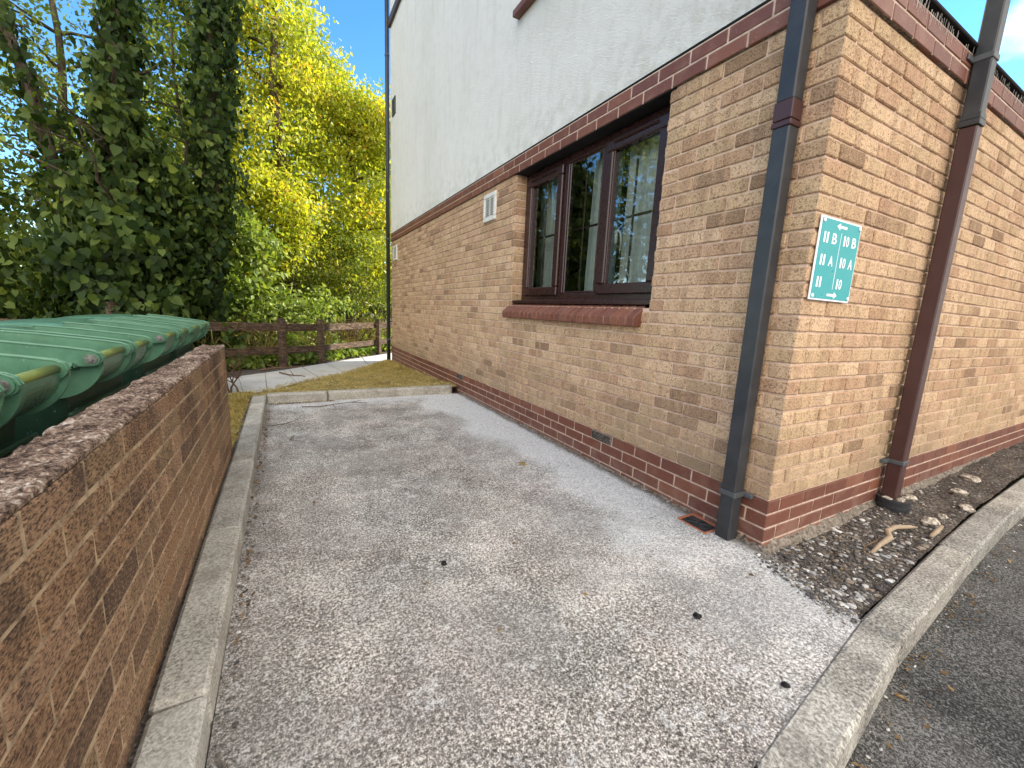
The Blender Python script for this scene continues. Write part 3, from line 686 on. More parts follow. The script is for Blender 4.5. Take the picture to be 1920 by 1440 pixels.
mb.grid(900, 2, lambda u, t: (lambda p: (p[0]+.0*t, p[1], p[2]-(p[2]-.764)*t))(toppt(u, 1.)))
mb.grid(900, 2, lambda u, t: (lambda p: (p[0]+.02*t, p[1], p[2]-.04*t))(toppt(u, 0.)))
localize(mb.build('coping', 'topmortar', bw, recalc=False, smooth=True), bw)
# ------------------------------------------------------------------ bins
def arc(cx, cz, r, a0, a1, n):
    return [(cx+r*math.cos(math.radians(a0+(a1-a0)*i/n)), cz+r*math.sin(math.radians(a0+(a1-a0)*i/n))) for i in range(n+1)]
def make_bin():
    W_ = 1.09; root = empty('wheeled_bin')                    # local origin: hinge line, near side, z = 0 at hinge
    b = MB()
    prof = lambda d: [(-.13, -.03-d*0)]
    # tapered body with rounded corners
    rings = []; z_t, z_b = -.035, -1.0
    for (zz, ins) in ((z_t, 0), (z_t-.05, 0), (z_t-.055, .025), (z_b+.06, .11), (z_b, .13)):
        x0, x1, y0, y1 = -.98+ins, -.10-ins*.9, .02+ins, W_-.02-ins; rr = .07; pts = []
        for (cx, cy, a0) in ((x1-rr, y1-rr, 0), (x0+rr, y1-rr, 90), (x0+rr, y0+rr, 180), (x1-rr, y0+rr, 270)):
            for i in range(6):
                t = math.radians(a0+i*18); pts.append((cx+rr*math.cos(t), cy+rr*math.sin(t), zz))
        rings.append(len(b.v)); b.v += pts
    K = 24
    for r0, r1 in zip(rings, rings[1:]):
        for i in range(K): b.f.append((r0+i, r0+(i+1) % K, r1+(i+1) % K, r1+i))
    b.f.append(tuple(range(rings[-1], rings[-1]+K)))
    b.box(-.118, -.095, .05, W_-.05, -.30, -.275, .006)
    b.build('body', 'bin_body', root)
    # lid: crowned deck with raised panel, hollow pockets towards the hinge, skirt round the rim
    L = MB()
    sg_ = lambda t: 1/(1+math.exp(-max(-30, min(30, t))))
    def lidz(x, y):
        v = y/W_; e = min(v, 1-v)*W_; cr = math.sin(math.pi*v)
        zb_ = .058+.016*cr+.020*math.sin(math.pi*min(1, max(0, (x+.99)/.6)))+.018*sg_((e-.075)/.008)
        k = sg_((-.50-x)/.012)
        z = zb_*k+(.026+.012*cr-.05*max(0, x+.45)/.40)*(1-k)
        for (c0, c1) in ((.06, .50), (.62, 1.0)):              # sunk pockets between each pair of hinge arms
            z -= .040*sg_((y-c0)/.004)*sg_((c1-y)/.004)*sg_((x+.40)/.008)
            for c in ((c0*2+c1)/3, (c0+2*c1)/3): z += .012*math.exp(-((y-c)/.008)**2)*sg_((x+.40)/.008)*sg_((-.12-x)/.01)
        z += .008*sg_((.022-e)/.004)                             # rolled rim
        return z
    L.grid(110, 200, lambda u, t: (-.99+.93*u, W_*t, lidz(-.99+.93*u, W_*t)))
    L.grid(80, 2, lambda u, t: (-.99+.93*u, -.003*t, lidz(-.99+.93*u, 0)*(1-t)+(-.03)*t))
    L.grid(80, 2, lambda u, t: (-.99+.93*u, W_+.003*t, lidz(-.99+.93*u, W_)*(1-t)+(-.03)*t))
    L.grid(90, 2, lambda u, t: (-.06+.003*t, W_*u, lidz(-.06, W_*u)*(1-t)+(-.04)*t))
    L.grid(90, 2, lambda u, t: (-.99-.003*t, W_*u, lidz(-.99, W_*u)*(1-t)+(-.03)*t))
    L.build('lid', 'bin_lid', root, smooth=True, recalc=False)
    for (ya, yb) in ((.06, .50), (.62, 1.0)):
        for q, yy in enumerate((ya, yb)):
            prof = arc(0, 0, .040, -100, 72, 9)+[(-.10, .056), (-.36, .090), (-.53, .106), (-.55, .04), (-.20, -.03), (-.07, -.036)]
            am = MB(); am.prism(prof, yy-.013, yy+.013)
            for sy in (-.011, .011): am.tube([(-.545, yy+sy, .100), (-.53, yy+sy, .107), (-.36, yy+sy, .092), (-.10, yy+sy, .058), (.0, yy+sy, .041), (.030, yy+sy, .026), (.041, yy+sy, 0)], .0055, 6)
            am.build('hinge_arm', 'bin_lid', root)
            lobe = [(.035, -.01)]+arc(-.17, -.0, .205, -4, -88, 12)+[(-.20, -.20), (-.24, -.02)]
            MB().prism(lobe, yy+.018, yy+.050 if q == 0 else yy+.03).build('hinge_lug', 'bin_lid', root)
            ring = MB(); ring.tube([(0, yy-(.026 if q == 0 else -.016), 0), (0, yy-(.016 if q == 0 else -.026), 0)], .034, 20); ring.build('hinge_cap', 'bin_lid', root)
        lob = MB(); N_ = 14
        pr_ = arc(-.17, 0, .185, 0, -88, N_)
        for (p, q) in zip(pr_, pr_[1:]): lob.quad((p[0], ya+.05, p[1]), (p[0], yb, p[1]), (q[0], yb, q[1]), (q[0], ya+.05, q[1]))
        lob.build('hinge_housing', 'bin_lid', root, recalc=False)
        bar = MB(); bar.tube([(0, ya+.017, .004), (0, yb-.017, .004)], .021, 18); bar.build('grip_bar', 'bin_bar', root, smooth=True)
        bo = MB(); bo.tube([(0, ya-.030, 0), (0, ya-.026, 0)], .025, 20); bo.tube([(0, ya-.034, 0), (0, ya-.030, 0)], .021, 20); bo.tube([(0, ya-.042, 0), (0, ya-.034, 0)], .013, 6); bo.build('bolt', 'screw', root)
    for (wx, wy) in ((-.2, .1), (-.2, .99), (-.88, .1), (-.88, .99)):
        MB().tube([(wx, wy-.02, -1.08), (wx, wy+.02, -1.08)], .08, 16).build('wheel', 'dark', root)
    return root
def copy_tree(o, parent=None):
    c = o.copy(); COL.objects.link(c); c.parent = parent
    for ch in [k for k in bpy.data.objects if k.parent == o]: copy_tree(ch, c)
    return c
bin0 = make_bin()
BL = ['green wheeled bin nearest the camera, its grip bar by the left edge of the picture', 'green wheeled bin second from the camera, a large bolt head on its first hinge arm',
      'green wheeled bin third from the camera, behind the far half of the brown wall', 'green wheeled bin farthest from the camera, closest to the fence']
bins = [bin0]+[copy_tree(bin0) for _ in range(3)]
for o, y, lb in zip(bins, (.42, 1.75, 3.09, 4.25), BL):
    o.location = (-2.91, y, .750); tag(o, lb, 'bin', 'green wheeled bins in a row behind the brown wall')
    o.rotation_euler.z = random.uniform(-.012, .012)
# ------------------------------------------------------------------ sign
sg = empty('house_number_sign', (.208, -.004, 1.20), 'small teal sign with white numbers and arrows on the brick wall near the corner', 'sign')
SB = (.026, .390, 1.200, 1.562)
localize(MB().box(SB[0], SB[1], -.012, -.0055, SB[2], SB[3], .002).build('board', 'sign_white', sg), sg)
localize(MB().box(SB[0]+.008, SB[1]-.008, -.0135, -.0115, SB[2]+.008, SB[3]-.008, .0005).build('panel', 'sign_green', sg), sg)
def text_mesh(txt, x0, x1, z0, z1, nm='character'):
    cu = bpy.data.curves.new('t', 'FONT'); cu.body = txt; cu.extrude = .0; cu.resolution_u = 4; cu.offset = .016
    to = bpy.data.objects.new('t', cu); COL.objects.link(to); bpy.context.view_layer.update()
    me = bpy.data.meshes.new_from_object(to.evaluated_get(bpy.context.evaluated_depsgraph_get())); bpy.data.objects.remove(to)
    xs = [v.co.x for v in me.vertices]; ys = [v.co.y for v in me.vertices]
    a, b, c, d = min(xs), max(xs), min(ys), max(ys)
    for v in me.vertices:
        u = (v.co.x-a)/(b-a); t = (v.co.y-c)/(d-c)
        v.co = Vector((x0+(x1-x0)*u, -.0142, z0+(z1-z0)*t))
    me.materials.append(M['sign_white']); o = bpy.data.objects.new(nm, me); COL.objects.link(o); o.parent = sg; localize(o, sg); o['label'] = 'white "%s"' % txt
    return o
for zb, suf in ((1.452, 'B'), (1.355, 'A'), (1.258, '')):
    for (t, x0, x1) in (('1', .062, .076), ('1', .088, .102), ('1', .240, .254), ('0', .264, .290)): text_mesh(t, x0, x1, zb, zb+.046)
    if suf:
        text_mesh(suf, .136, .176, zb, zb+.046); text_mesh(suf, .318, .358, zb, zb+.046)
def arrow(xt, xb, z):
    s = 1 if xt > xb else -1; m = MB(); y = -.0142; hx = xt-s*.030
    m.poly([(xb, y, z-.0055), (hx, y, z-.0055), (hx, y, z+.0055), (xb, y, z+.0055)]); m.poly([(hx, y, z-.016), (xt, y, z), (hx, y, z+.016)])
    localize(m.build('arrow', 'sign_white', sg, recalc=False), sg)
arrow(.160, .252, 1.531); arrow(.262, .170, 1.228)
localize(MB().box(.2095, .2125, -.0144, -.0136, 1.254, 1.505, .0002).build('divider_line', 'sign_white', sg), sg)
for (x, z) in ((.046, 1.543), (.371, 1.543), (.046, 1.219), (.371, 1.219)):
    localize(MB().tube([(x, -.013, z), (x, -.0175, z), (x, -.019, z)], [.0085, .0085, .005], 14).build('screw', 'sign_white', sg), sg)
# ------------------------------------------------------------------ gully and drain pot
gu = empty('drain_gully', (-.07, .3, -.03), 'small terracotta drain with a black grating, at the foot of the near grey downpipe', 'drain')
m = MB(); gx0, gx1, gy0, gy1 = -.140, -.012, .215, .395; t_ = .012
m.box(gx0, gx1, gy1-t_, gy1, -.09, -.020, .002); m.box(gx0, gx1, gy0, gy0+t_, -.09, -.024, .002)
m.box(gx1-t_, gx1, gy0+t_, gy1-t_, -.09, -.018, .002); m.box(gx0, gx0+t_, gy0+t_, gy1-t_, -.09, -.026, .002)
localize(m.build('surround', 'terracotta', gu), gu)
m = MB(); cx, cy = (gx0+gx1)/2, (gy0+gy1)/2; zz = -.026
m.box(gx0+t_, gx1-t_, gy0+t_, gy1-t_, -.0298, -.0285, .0002)
for rr in (.018, .034, .050):
    pts = [(cx+rr*math.cos(a)*.95, cy+rr*1.25*math.sin(a), zz) for a in [i*math.pi/12 for i in range(25)]]; m.tube(pts, .0022, 5, False)
for a in (0, 1, 2, 3): m.tube([(cx-.05*math.cos(a*.785), cy-.075*math.sin(a*.785), zz), (cx+.05*math.cos(a*.785), cy+.075*math.sin(a*.785), zz)], .0022, 5)
localize(m.build('grate', 'grate', gu), gu)
dp = empty('drain_socket', (1.275, -.065, -.05), 'dark grey plastic drain socket packed with mortar under the brown downpipe', 'drain')
m = MB()
for (z0, z1, r) in ((-.06, -.012, .082), (-.012, .004, .088), (.004, .028, .080), (.028, .044, .086)):
    n0 = len(m.v); m.tube([(1.275, -.075, z0), (1.275, -.075, z1)], r, 28)
localize(m.build('pipe_collar', 'pipe_grey', dp), dp)
m = MB().blob((1.25, -.115, .045), .030, 3, .15, 3, (1.2, .7, .45)); m.blob((1.315, -.115, .045), .026, 5, .15, 3, (1, .7, .45)); m.blob((1.215, -.06, .043), .026, 9, .15, 3, (.8, 1.2, .4))
localize(m.build('mortar_packing', 'rock', dp, smooth=True), dp)
# ------------------------------------------------------------------ bed contents
def inbed(x, y): return kin(x)+.02 < y < -.03 and x > -.10-.28*(y+.02)/-.44*0+(-.12*(y/-.45))+.03
m = MB()
ico = bmesh.new(); bmesh.ops.create_icosphere(ico, subdivisions=1, radius=1); IV = np.array([v.co[:] for v in ico.verts]); IF = [tuple(v.index for v in f.verts) for f in ico.faces]; ico.free()
V = []; Fc = []; cnt = 0
while cnt < 7500:
    x = -.12+4.8*random.random()**1.5; y = random.uniform(-.46, -.02)
    if not inbed(x, y): continue
    r = (.0024+.011*random.random()**5)*(1.3 if x < .9 else 1)
    if random.random() < (x-.9)*.5: r *= .6
    if x > 1.5: r *= .8
    q = IV*(r*np.array([random.uniform(.7, 1.6), random.uniform(.6, 1.2), random.uniform(.22, .55)])); q = q*(1+RG.uniform(-.22, .22, (len(IV), 1)))
    a = random.random()*6.28; ca, sa = math.cos(a), math.sin(a); q = np.c_[q[:, 0]*ca-q[:, 1]*sa, q[:, 0]*sa+q[:, 1]*ca, q[:, 2]]
    n0 = len(V); V += [tuple(p) for p in (q+np.array([x, y, bedz(x, y)+r*.25]))]; Fc += [tuple(n0+i for i in f) for f in IF]; cnt += 1
m.v, m.f = V, Fc
def grit(n, fn, lo, hi):
    V = []; Fq = []
    for _ in range(n):
        x, y, z = fn(); r_ = lo+(hi-lo)*random.random()**3
        q = IV*(r_*np.array([random.uniform(.7, 1.5), random.uniform(.6, 1.2), random.uniform(.3, .6)])); q = q*(1+RG.uniform(-.25, .25, (len(IV), 1))); n0 = len(V)
        V += [tuple(p) for p in (q+np.array([x, y, z+r_*.15]))]; Fq += [tuple(n0+i for i in f) for f in IF]
    g_ = MB(); g_.v, g_.f = V, Fq; return g_
def _edge():
    t = random.random(); return (-.02-.11*t+random.gauss(-.03, .035), -.03-.42*t+random.gauss(0, .02), -.029)
def _foot(): return (-.012-abs(random.gauss(0, .03)), random.uniform(.42, 4.0), -.029)
def _gut(): return (-2.252+abs(random.gauss(0, .03)), random.uniform(-.6, 4.0), -.029)
def _kb():
    x = random.uniform(-1.2, 4.5); return (x, kin(x)-.135-abs(random.gauss(0, .035)), -.149)
def _any(): return (random.uniform(-2.2, -.05), random.uniform(-.45, 3.9), -.031)
for nm_, n_, fn_, lo_, hi_ in (('edge', 700, _edge, .002, .010), ('foot', 500, _foot, .002, .007), ('gutter', 700, _gut, .002, .007), ('kerb', 900, _kb, .002, .007), ('any', 350, _any, .0025, .006)):
    tag(grit(n_, fn_, lo_, hi_).build('loose_grit', 'gravel', recalc=False), 'loose grit scattered along the edges of the paving', kind='stuff')
tag(m.build('gravel', 'gravel', recalc=False), 'loose mixed gravel and grit on the soil bed', kind='stuff')
RK = [(1.245, -.262, .055, 'largest pale chunk of rubble, lying by the kerb'), (2.50, -.125, .055, 'pale rubble chunk farthest along the bed'), (2.0, -.19, .05, 'yellowish rubble chunk in the middle of the bed'),
      (1.72, -.295, .045, 'rubble chunk beside the kerb beyond the largest one'), (1.60, -.06, .038, 'grey rubble chunk against the wall right of the brown downpipe'), (1.42, -.27, .032, 'small brown rubble chunk near the largest pale one')]
for i, (x, y, r, lb) in enumerate(RK):
    mm = MB().blob((0, 0, 0), r*.85, i+2, .16, 3, (1.2, .85, .6)).build('rubble_chunk', 'rock', loc=(x, y, bedz(x, y)+r*.22)); mm.rotation_euler.z = i*1.3
    tag(mm, lb, 'rock', 'rubble chunks on the soil bed')
def bent(name, pts, rads, mat_, label, cat='stick', seg=7):
    o = MB(); base = Vector(pts[0]); o.tube([Vector(p)-base for p in pts], rads, seg); ob = o.build(name, mat_, smooth=True, loc=base); return tag(ob, label, cat)
bent('dry_root', [(.50, -.262, -.032), (.60, -.255, -.018), (.74, -.250, -.012), (.80, -.215, -.006), (.90, -.215, -.004), (1.0, -.245, -.010), (1.06, -.26, -.020)], [.008, .011, .015, .014, .013, .011, .006], 'root', 'pale bent dry root lying across the gravel bed', 'root')
bent('dead_stick', [(1.00, -.338, -.02), (1.08, -.335, -.012), (1.2, -.325, -.012)], [.010, .013, .009], 'root', 'short thick brown stick lying against the kerb', 'stick')
bent('thin_twig', [(.70, -.20, -.02), (.62, -.235, -.008), (.5, -.23, -.012), (.42, -.26, -.02)], [.004, .004, .003, .002], 'twig', 'thin twig lying left of the pale root', 'stick')
# leaves and pebbles on the bay
for i, (x, y, r, lb) in enumerate([(-1.472, .541, .013, 'dark stone in the middle of the parking bay'), (-.713, -.174, .014, 'dark stone on the bay in front of the drain'), (-.721, -.50, .012, 'dark stone lying beside the front kerb')]):
    tag(MB().blob((0, 0, 0), r, i, .3, 2, (1, 1.1, .6)).build('pebble', 'dark', loc=(x, y, -.026)), lb, 'stone', 'dark stones on the bay')
tag(MB().blob((0, 0, 0), .022, 4, .4, 3, (1, 1.3, .35)).build('moss_clump', M['turf'], loc=(-.536, 1.464, -.028)), 'small olive clump of moss on the pale part of the bay', 'moss')
def leafmesh(P, T, Nn, S, shape='leaf'):
    """P positions, T tip directions, Nn normals, S sizes -> vertex/face arrays (numpy)"""
    n = len(P); B = np.cross(T, Nn); B /= np.linalg.norm(B, axis=1, keepdims=True)+1e-9; Nn = np.cross(B, T)
    if shape == 'leaf': tmpl = [(0, 0, 0), (.28, .42, .07), (0, 1, 0), (-.28, .42, .07)]; fc = [(0, 1, 2), (0, 2, 3)]
    elif shape == 'ivy': tmpl = [(0, 0, 0), (.25, -.08, .05), (.43, .16, .08), (.37, .48, .05), (0, 1, -.06), (-.37, .48, .05), (-.43, .16, .08), (-.25, -.08, .05), (0, .4, -.03)]; fc = [(0, 1, 2, 8), (8, 2, 3, 4), (8, 4, 5, 6), (0, 8, 6, 7)]
    else: tmpl = [(-.03, 0, 0), (.03, 0, 0), (.012, .6, .06), (0, 1, .2)]; fc = [(0, 1, 2), (0, 2, 3)]
    tm = np.array(tmpl); k = len(tm)
    V = P[:, None, :]+S[:, None, None]*(B[:, None, :]*tm[None, :, 0:1]+T[:, None, :]*tm[None, :, 1:2]+Nn[:, None, :]*tm[None, :, 2:3])
    return V.reshape(-1, 3), fc, k, n
def leaves_object(name, parts, mat_, parent=None, origin=(0, 0, 0)):
    Vs, loops, starts, tot = [], [], [], []
    vo = 0
    for (V, fc, k, n) in parts:
        Vs.append(V); base = vo+np.arange(n)*k
        for f in fc:
            loops.append(('f', base[:, None]+np.array(f)[None, :]))
        vo += len(V)
    V = np.concatenate(Vs)-np.array(origin); arr = [l[1] for l in loops]; lens = np.concatenate([np.full(len(a), a.shape[1]) for a in arr]); li = np.concatenate([a.ravel() for a in arr])
    me = bpy.data.meshes.new(name); me.vertices.add(len(V)); me.vertices.foreach_set('co', V.ravel().astype(np.float32))
    me.loops.add(len(li)); me.loops.foreach_set('vertex_index', li.astype(np.int32)); me.polygons.add(len(lens))
    st = np.concatenate([[0], np.cumsum(lens)[:-1]]); me.polygons.foreach_set('loop_start', st.astype(np.int32))
    me.update(calc_edges=True); me.validate(); me.materials.append(M[mat_]); o = bpy.data.objects.new(name, me); COL.objects.link(o)
    if parent: o.parent = parent
    return o
def unit(a): return a/(np.linalg.norm(a, axis=1, keepdims=True)+1e-9)
def rand_leaves(P, size, down=.7, outc=None, shape='leaf', sv=.35, upn=.3):
    n = len(P); T = unit(RG.normal(size=(n, 3))*.75+np.array([0, 0, -down])); Nn = RG.normal(size=(n, 3))*.6+np.array([0, 0, upn])
    if outc is not None: Nn = Nn+unit(P-outc)*1.0
    return leafmesh(P, T, unit(Nn), size*(1+RG.uniform(-sv, sv, n)), shape)
# litter
P = []
for _ in range(260): P.append((random.uniform(-2.24, -1.55)-.0, 4.03-abs(random.gauss(0, .03)), -.022))
for _ in range(26): P.append((random.uniform(-.35, -.02), 4.03-abs(random.gauss(0, .03)), -.022))
for _ in range(120): P.append((-2.245+abs(random.gauss(0, .022)), random.uniform(.4, 4.0), -.022))
for _ in range(40): P.append((random.uniform(-2.2, -.1), random.uniform(-.3, 3.9), -.024))
for _ in range(130):
    x = random.uniform(-1.6, 2.6); P.append((x, kin(x)-.135-abs(random.gauss(0, .05)), -.143))
for _ in range(70):
    x = random.uniform(-.05, 3.5); y = random.uniform(-.4, -.03)
    if inbed(x, y): P.append((x, y, bedz(x, y)+.012))
P = np.array(P); n = len(P)
T = unit(RG.normal(size=(n, 3))*np.array([1, 1, .25])); Nn = unit(RG.normal(size=(n, 3))*.35+np.array([0, 0, 1]))
tag(leaves_object('fallen_leaves', [leafmesh(P, T, Nn, RG.uniform(.012, .030, n))], 'litter'), 'small dead brown leaves gathered along the kerbs', kind='stuff')
def twig(pts, r, label, side=None):
    base = Vector(pts[0]); m = MB(); m.tube([Vector(p)-base for p in pts], [r*(1-.6*i/(len(pts)-1)) for i in range(len(pts))], 5)
    for s in (side or []): m.tube([Vector(p)-base for p in s], [r*.6, r*.3], 5)
    return tag(m.build('twig', 'twig', loc=base), label, 'twig', 'twigs on the paving')
twig([(-1.92, 3.80, -.024), (-1.75, 3.72, -.016), (-1.62, 3.78, -.014), (-1.42, 3.86, -.02), (-1.25, 3.80, -.024)], .006, 'long forked twig lying near the rear kerb', [[(-1.62, 3.78, -.014), (-1.60, 3.62, -.018)], [(-1.42, 3.86, -.02), (-1.3, 3.93, -.02)]])
twig([(-2.19, 3.12, -.024), (-2.08, 3.10, -.012), (-1.98, 3.22, -.012), (-1.97, 3.35, -.022)], .004, 'curved twig on the bay by the left kerb', [[(-2.08, 3.1, -.012), (-2.15, 3.0, -.02)]])
twig([(-2.02, 2.72, -.020), (-2.05, 2.60, -.014), (-1.94, 2.52, -.02)], .004, 'short hooked twig on the bay halfway along the left kerb')
twig([(-2.15, 6.55, -.06), (-2.02, 6.20, -.05), (-1.86, 6.02, -.04), (-1.80, 6.0, -.05)], .012, 'bent twig lying across the concrete path', [[(-1.95, 6.1, -.05), (-2.0, 6.3, 0)]])
twig([(-2.42, 6.85, -.06), (-2.2, 6.95, -.04), (-1.95, 7.05, -.05), (-1.75, 7.25, -.05)], .02, 'thick pale branch lying along the back edge of the path', [[(-2.2, 6.95, -.04), (-2.35, 7.1, 0)]])
# grass
def lawn_ok(x, y): return True
GP = []
while len(GP) < 15000:
    y = 4.19+4.0*random.random(); xl = np.interp(y, [p[1] for p in PL], [p[0] for p in PL])
    x = xl+(-.02-xl)*random.random()
    if noise.noise(Vector((x*5, y*5, 8))) < -.32: continue
    GP.append((x, y, lawnz(x, y)-.004))
while len(GP) < 18500:
    x = random.uniform(-2.60, -2.395); y = random.uniform(2.28, 4.4); GP.append((x, y, .028))
P = np.array(GP); n = len(P)
T = unit(RG.normal(size=(n, 3))*np.array([1, 1, .3])+np.array([0, 0, .28])); Nn = unit(RG.normal(size=(n, 3)))
tag(leaves_object('grass', [leafmesh(P, T, Nn, RG.uniform(.03, .085, n), 'blade')], 'grass'), 'short dry yellow-brown grass between the rear kerb and the path', kind='stuff')
# dead shrub by the end of the bin wall
db = empty('dead_shrub', (-2.60, 4.62, .0), 'bare dead twiggy shrub at the end of the bin wall', 'shrub'); m = MB()
def grow(p, d, L, r, k):
    pts = [p]; q = p.copy(); dd = d.copy()
    for i in range(4):
        dd = (dd+Vector((random.gauss(0, .28), random.gauss(0, .28), random.gauss(0, .18)))).normalized(); q = q+dd*L/4; pts.append(q.copy())
    m.tube(pts, [r*(1-.13*i) for i in range(5)], 5)
    if k > 0:
        for _ in range(3 if k > 1 else 2): grow(pts[random.choice((2, 3, 4))], (dd+Vector((random.gauss(0, .7), random.gauss(0, .7), random.gauss(.1, .5)))).normalized(), L*.72, r*.58, k-1)
for _ in range(3): grow(Vector((random.uniform(-.05, .05), random.uniform(-.05, .05), 0)), Vector((random.gauss(-.1, .25), random.gauss(0, .25), 1)).normalized(), .26, .012, 3)
m.build('stems', 'twig', db)
# ------------------------------------------------------------------ fence
PO = [(-6.3, 5.05), (-5.05, 5.62), (-4.02, 6.28), (-2.10, 7.62), (-1.41, 8.17), (.03, 9.78), (1.6, 11.4)]
def rail_fence(idx, label):
    root = empty('rail_fence', (PO[idx[0]][0], PO[idx[0]][1], -.15), label, 'fence')
    for i in idx:
        if i == idx[-1] and i == 5: pass
        x, y = PO[i]; z = zs(y)-.02
        def xf(a, b, c, x=x, y=y):
            t = .72; return (x+a*math.cos(t)-b*math.sin(t)+random.uniform(-.002, .002), y+a*math.sin(t)+b*math.cos(t), c)
        hgt = 1.06 if i == 2 else .92
        if not (i == 5 and idx[0] == 5 and False):
            localize(MB().box(-.05, .05, -.055, .055, z-.3, z+hgt, .008, .004, xf=xf).build('post', 'wood', root), root)
    for a, b in zip(idx, idx[1:]):
        A = Vector((*PO[a], zs(PO[a][1]))); B_ = Vector((*PO[b], zs(PO[b][1]))); d = B_-A; L = Vector((d.x, d.y, 0)).length; u = Vector((d.x, d.y, 0)).normalized(); nn = Vector((u.y, -u.x, 0))
        for (h0_, h1_, back) in ((.66, .80, .0), (.24, .37, .0)):
            xf = lambda s_, t_, c_, A=A, u=u, nn=nn, L=L, d=d: tuple(A+u*s_+nn*t_+Vector((0, 0, c_+d.z*s_/L+.006*math.sin(s_*3))))
            localize(MB().box(.0, L+.02, -.085, -.052, h0_, h1_, .006, .004, xf=xf).build('rail', 'wood', root), root)
    return root
rail_fence([0, 1, 2, 3, 4, 5, 6], 'two-rail brown timber fence, dark behind the bins and sunlit past the house corner')
A = PO[4]; 
# ------------------------------------------------------------------ trees and plants
def limb(m, p0, p1, r0, r1, wob=.12, n=7, seg=8):
    p0, p1 = Vector(p0), Vector(p1); pts = []
    sd_ = random.random()*100; L = (p1-p0).length
    for i in range(n+1):
        t = i/n; q = p0.lerp(p1, t); k = math.sin(math.pi*t)
        q += Vector((noise.noise(Vector((sd_, t*3, 0))), noise.noise(Vector((sd_, t*3, 5))), noise.noise(Vector((sd_, t*3, 9)))*.5))*wob*L*k*1.6
        pts.append(q)
    m.tube(pts, [r0+(r1-r0)*i/n for i in range(n+1)], seg); return pts
def cluster_pts(blobs, per, spread):
    Pc = []
    for (c, r, n) in blobs:
        c = np.array(c); r = np.array(r); k = 0
        while k < n:
            q = RG.uniform(-1, 1, 3); d = np.linalg.norm(q)
            if d > 1 or d < .35: continue
            Pc.append(c+q*r); k += 1
    Pc = np.array(Pc); P = np.repeat(Pc, per, axis=0); P = P+RG.normal(size=P.shape)*np.array([spread, spread, spread*.7])
    return Pc, P
def tree(name, label, base, top, trunk_r, blobs, per, spread, size, mat_, group=None, shape='leaf', nl=26, down=.7, extra=None):
    base = Vector(base); root = empty(name, base, label, 'tree' if 'tree' in name else 'bush', group)
    m = MB(); ax = limb(m, (0, 0, -.2), Vector(top)-base, trunk_r, trunk_r*.35, .06, 10, 10)
    Pc, P = cluster_pts(blobs, per, spread)
    for q in Pc[RG.permutation(len(Pc))[:nl]]:
        qv = Vector(q)-base; a = min(ax, key=lambda t_: (t_-qv).length+.5*max(0, t_.z-qv.z+.4)); limb(m, a, qv, trunk_r*.28, .006, .12, 6, 5)
    m.build('trunk', 'bark', root, smooth=True)
    parts = [rand_leaves(P, size, down, None, shape)]
    leaves_object('crown', parts, mat_, root, base)
    return root
def ivy_column(name, label, base, pts, radii, nleaf, size, group, extra=None):
    """a trunk wrapped in shingled ivy: leaves sit on a lumpy sleeve round the stem"""
    base = Vector(base); root = empty(name, base, label, 'tree', group)
    m = MB(); ax = [Vector(p)-base for p in pts]
    m.tube(ax, [max(.05, r*.42) for r in radii], 12); 
    for _ in range(14):
        i = random.randrange(1, len(ax)-1); a = ax[i].lerp(ax[i+1], random.random()); ang = random.random()*6.28
        limb(m, a, a+Vector((math.cos(ang)*.8, math.sin(ang)*.8, random.uniform(.1, .7)))*radii[i]*2.0, .03, .006, .15, 6, 5)
    m.build('trunk', 'bark', root, smooth=True)
    PP = np.array([list(p) for p in pts]); RR = np.array(radii); seg = np.linalg.norm(np.diff(PP, axis=0), axis=1); wgt = seg*(RR[:-1]+RR[1:]); cdf = np.cumsum(wgt)/wgt.sum()
    u = RG.random(nleaf); si = np.searchsorted(cdf, u); f = RG.random(nleaf); c = PP[si]*(1-f[:, None])+PP[si+1]*f[:, None]; r = RR[si]*(1-f)+RR[si+1]*f
    th = RG.random(nleaf)*2*np.pi
    lump = np.array([max(.25, 1+.85*noise.noise(Vector((math.cos(t)*1.4, math.sin(t)*1.4, z*1.5)))+.75*noise.noise(Vector((math.cos(t)*3, math.sin(t)*3, z*4+9)))) for t, z in zip(th, c[:, 2])])
    rr = r*lump*(1-.45*RG.random(nleaf)**2)
    P = c+np.c_[np.cos(th)*rr, np.sin(th)*rr, RG.normal(size=nleaf)*.08]
    out = np.c_[np.cos(th), np.sin(th), np.full(nleaf, .25)]
    Nn = unit(out+RG.normal(size=(nleaf, 3))*.38); T = unit(np.array([0, 0, -1.])+RG.normal(size=(nleaf, 3))*.45)
    parts = [leafmesh(P, T, Nn, size*(1+RG.uniform(-.45, .35, nleaf)), 'ivy')]
    if extra:
        for (blobs, per, spr, sz) in extra:
            _, Q = cluster_pts(blobs, per, spr); parts.append(rand_leaves(Q, sz, .6, None, 'ivy'))
    leaves_object('ivy', parts, 'ivy', root, base); return root
GI = 'ivy-covered trees behind the fence'
ivy_column('ivy_clad_tree', 'dark ivy-covered trunk behind the bins, widest and closest of the ivy trees', (-4.15, 7.0, -.15),
           [(-4.15, 7.0, -.15), (-4.1, 7.1, 1.2), (-4.05, 7.3, 2.4), (-4.02, 7.4, 3.4), (-3.98, 7.55, 4.3), (-3.94, 7.7, 5.2), (-3.9, 7.85, 6.4)], [.80, .74, .56, .36, .26, .17, .08], 7000, .115, GI,
           [([((-4.0, 7.3, 3.0), (1.0, .5, .9), 12), ((-4.0, 7.5, 4.6), (.6, .4, .9), 5)], 26, .13, .095)])
